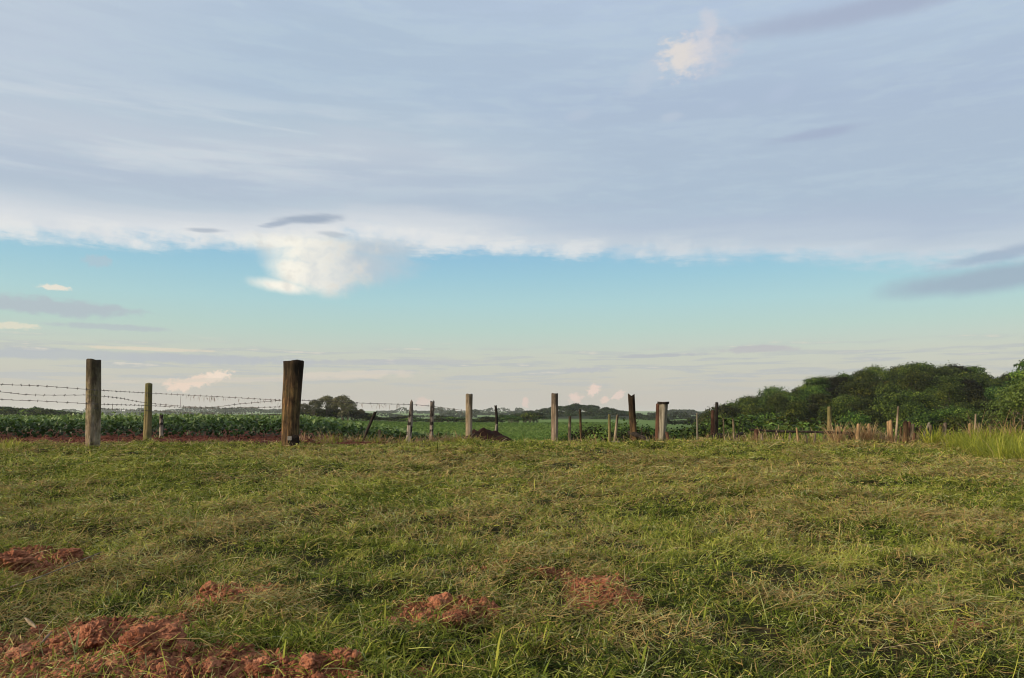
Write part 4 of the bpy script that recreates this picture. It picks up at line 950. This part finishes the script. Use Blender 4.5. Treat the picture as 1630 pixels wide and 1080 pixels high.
for (a, d_, w_) in FEET:
    for q in range(4): sp.append((a + rng.uniform(-1, 1) * (w_ / d_ * F + 3), d_ - w_ - rng.uniform(0, .15), 8, .05, .04, .14, .007, .5, 1.5, .0, .8))
weeds('green_weeds', sp, 'green weeds and grass tufts growing along the fence line', m_tall)
sp = []
for i in range(260):
    px = rng.uniform(1506, 1690); h_ = rng.uniform(.5, 1.) * min(1, .45 + (px - 1500) / 90); sp.append((px, rng.uniform(9.2 + max(0, 1590 - px) * .026, 12.6), int(rng.integers(10, 30)), .10, .18, (.16 + .34 * h_), .007, .7, 1.55, rng.uniform(.0, .5), rng.uniform(.55, 1.)))
weeds('tall_grass', sp, 'tall yellow green grass standing uncut at the right edge', m_tall)
sp = [(rng.uniform(1545, 1640), rng.uniform(11.8, 12.8), 7, .1, .35, .68, .006, .8, 1.5, .1, .7) for i in range(20)]
weeds('dry_stalks', sp, 'bent dry brown stalks rising above the tall grass', m_dry)
for (px, lb, n, L) in [(1366, 'orange dry tuft just right of the black upright', 110, .42), (1384, 'orange dry tuft, the wider one before the straw canes', 130, .40), (1332, 'pale dry tuft under the stubby mossy post', 100, .50), (1418, 'straw tuft at the feet of the two bright canes', 60, .38), (1450, 'brown dry tuft at the foot of the stout tan stake', 60, .33)]:
    V, Fs, T = tuft(n, .09, L * .5, L, .005, .010, .1, .8, 1.0, 1.55); q = P(px, 12.2)
    tag(mesh_np('dry_tuft', V, Fs, m_dry, tint=T, loc=(q.x, q.y, float(gz2(q.x, q.y)))), lb, 'tuft', 'dry tufts among the sticks at the right')
V, Fs, T = tuft(150, .12, .2, .45, .007, .013, .4, .9, .7, 1.5); q = P(1484, 11.9)
tag(mesh_np('green_tuft', V, Fs, m_tall, tint=T, loc=(q.x, q.y, float(gz2(q.x, q.y)))), 'bright yellow green tuft between the slanting sticks and the stake pair', 'tuft')
# single plants in the foreground
def blade_plant(px, py, items, label, name='grass_plant', mat=None):
    x, y = ground_hit(px, py); n = len(items); it = np.array(items, float)
    V, Fs, k_ = blades(np.zeros(n), np.zeros(n), np.radians(it[:, 0]), it[:, 1], it[:, 2], np.radians(it[:, 3]), np.radians(it[:, 4]), np.zeros(n) - .01, 3, np.zeros(n) + .3)
    tag(mesh_np(name, V, Fs, mat or m_grass, tint=np.repeat(it[:, 5], k_), loc=(x, y, float(gz2(x, y)))), label, 'plant')
blade_plant(120, 1040, [(170, .12, .011, 72, 20, .76), (20, .14, .009, 66, 60, .78), (100, .09, .009, 80, 20, .76)], 'lone plant with two pale blades growing out of the dirt heap')
blade_plant(105, 1068, [(15, .20, .010, 22, 10, .76), (150, .12, .010, 30, 30, .7), (60, .08, .010, 50, 40, .6), (200, .1, .008, 30, 50, .66)], 'sprawling plant with a long pale blade low on the dirt heap')
blade_plant(788, 1075, [(70, .17, .009, 78, 40, .66), (110, .11, .012, 60, 50, .58), (180, .12, .012, 40, 50, .5), (0, .12, .011, 45, 50, .56)], 'upright plant with a tall yellow blade at the bottom centre')
blade_plant(612, 1005, [(95, .13, .008, 84, 20, .66), (160, .07, .009, 70, 30, .6)], 'thin upright blade beside the left foot of the centre soil heap')
blade_plant(384, 990, [(80, .11, .008, 80, 20, .62), (180, .07, .01, 50, 30, .5)], 'small upright pale green blade below the isolated soil patch')
blade_plant(1020, 1070, [(100, .12, .010, 70, 40, .58), (60, .13, .010, 66, 50, .5), (150, .1, .012, 40, 50, .5), (10, .1, .012, 40, 50, .52)], 'leafy green plant right of the bottom centre')

for o in FT + SH + EU + HT + MH:              # a kind that was never planted is taken away again
    if o.name not in used:
        for ch in list(o.children): bpy.data.objects.remove(ch)
        bpy.data.objects.remove(o)
# ------------------------------------------------------------------ haze
bm = bmesh.new(); bmesh.ops.create_cube(bm, size=1)
zlo = min(v.co.z for v in g_o.data.vertices) - 1; zhi = max(max(v.co.z for v in g_o.data.vertices), 24) + 6
me = bpy.data.meshes.new('haze'); bm.to_mesh(me); bm.free(); hz = bpy.data.objects.new('haze', me); C.objects.link(hz)
hz.scale = (7300, 3900, zhi - zlo); hz.location = (0, 1720, (zhi + zlo) / 2); tag(hz, kind='stuff')
hm = bpy.data.materials.new('haze'); hm.use_nodes = True; t = hm.node_tree; t.nodes.clear(); o = t.nodes.new('ShaderNodeOutputMaterial'); v = t.nodes.new('ShaderNodeVolumePrincipled')
v.inputs['Color'].default_value = (.86, .90, .93, 1); v.inputs['Density'].default_value = .00015; v.inputs['Anisotropy'].default_value = .2
t.links.new(v.outputs[0], o.inputs['Volume']); me.materials.append(hm)
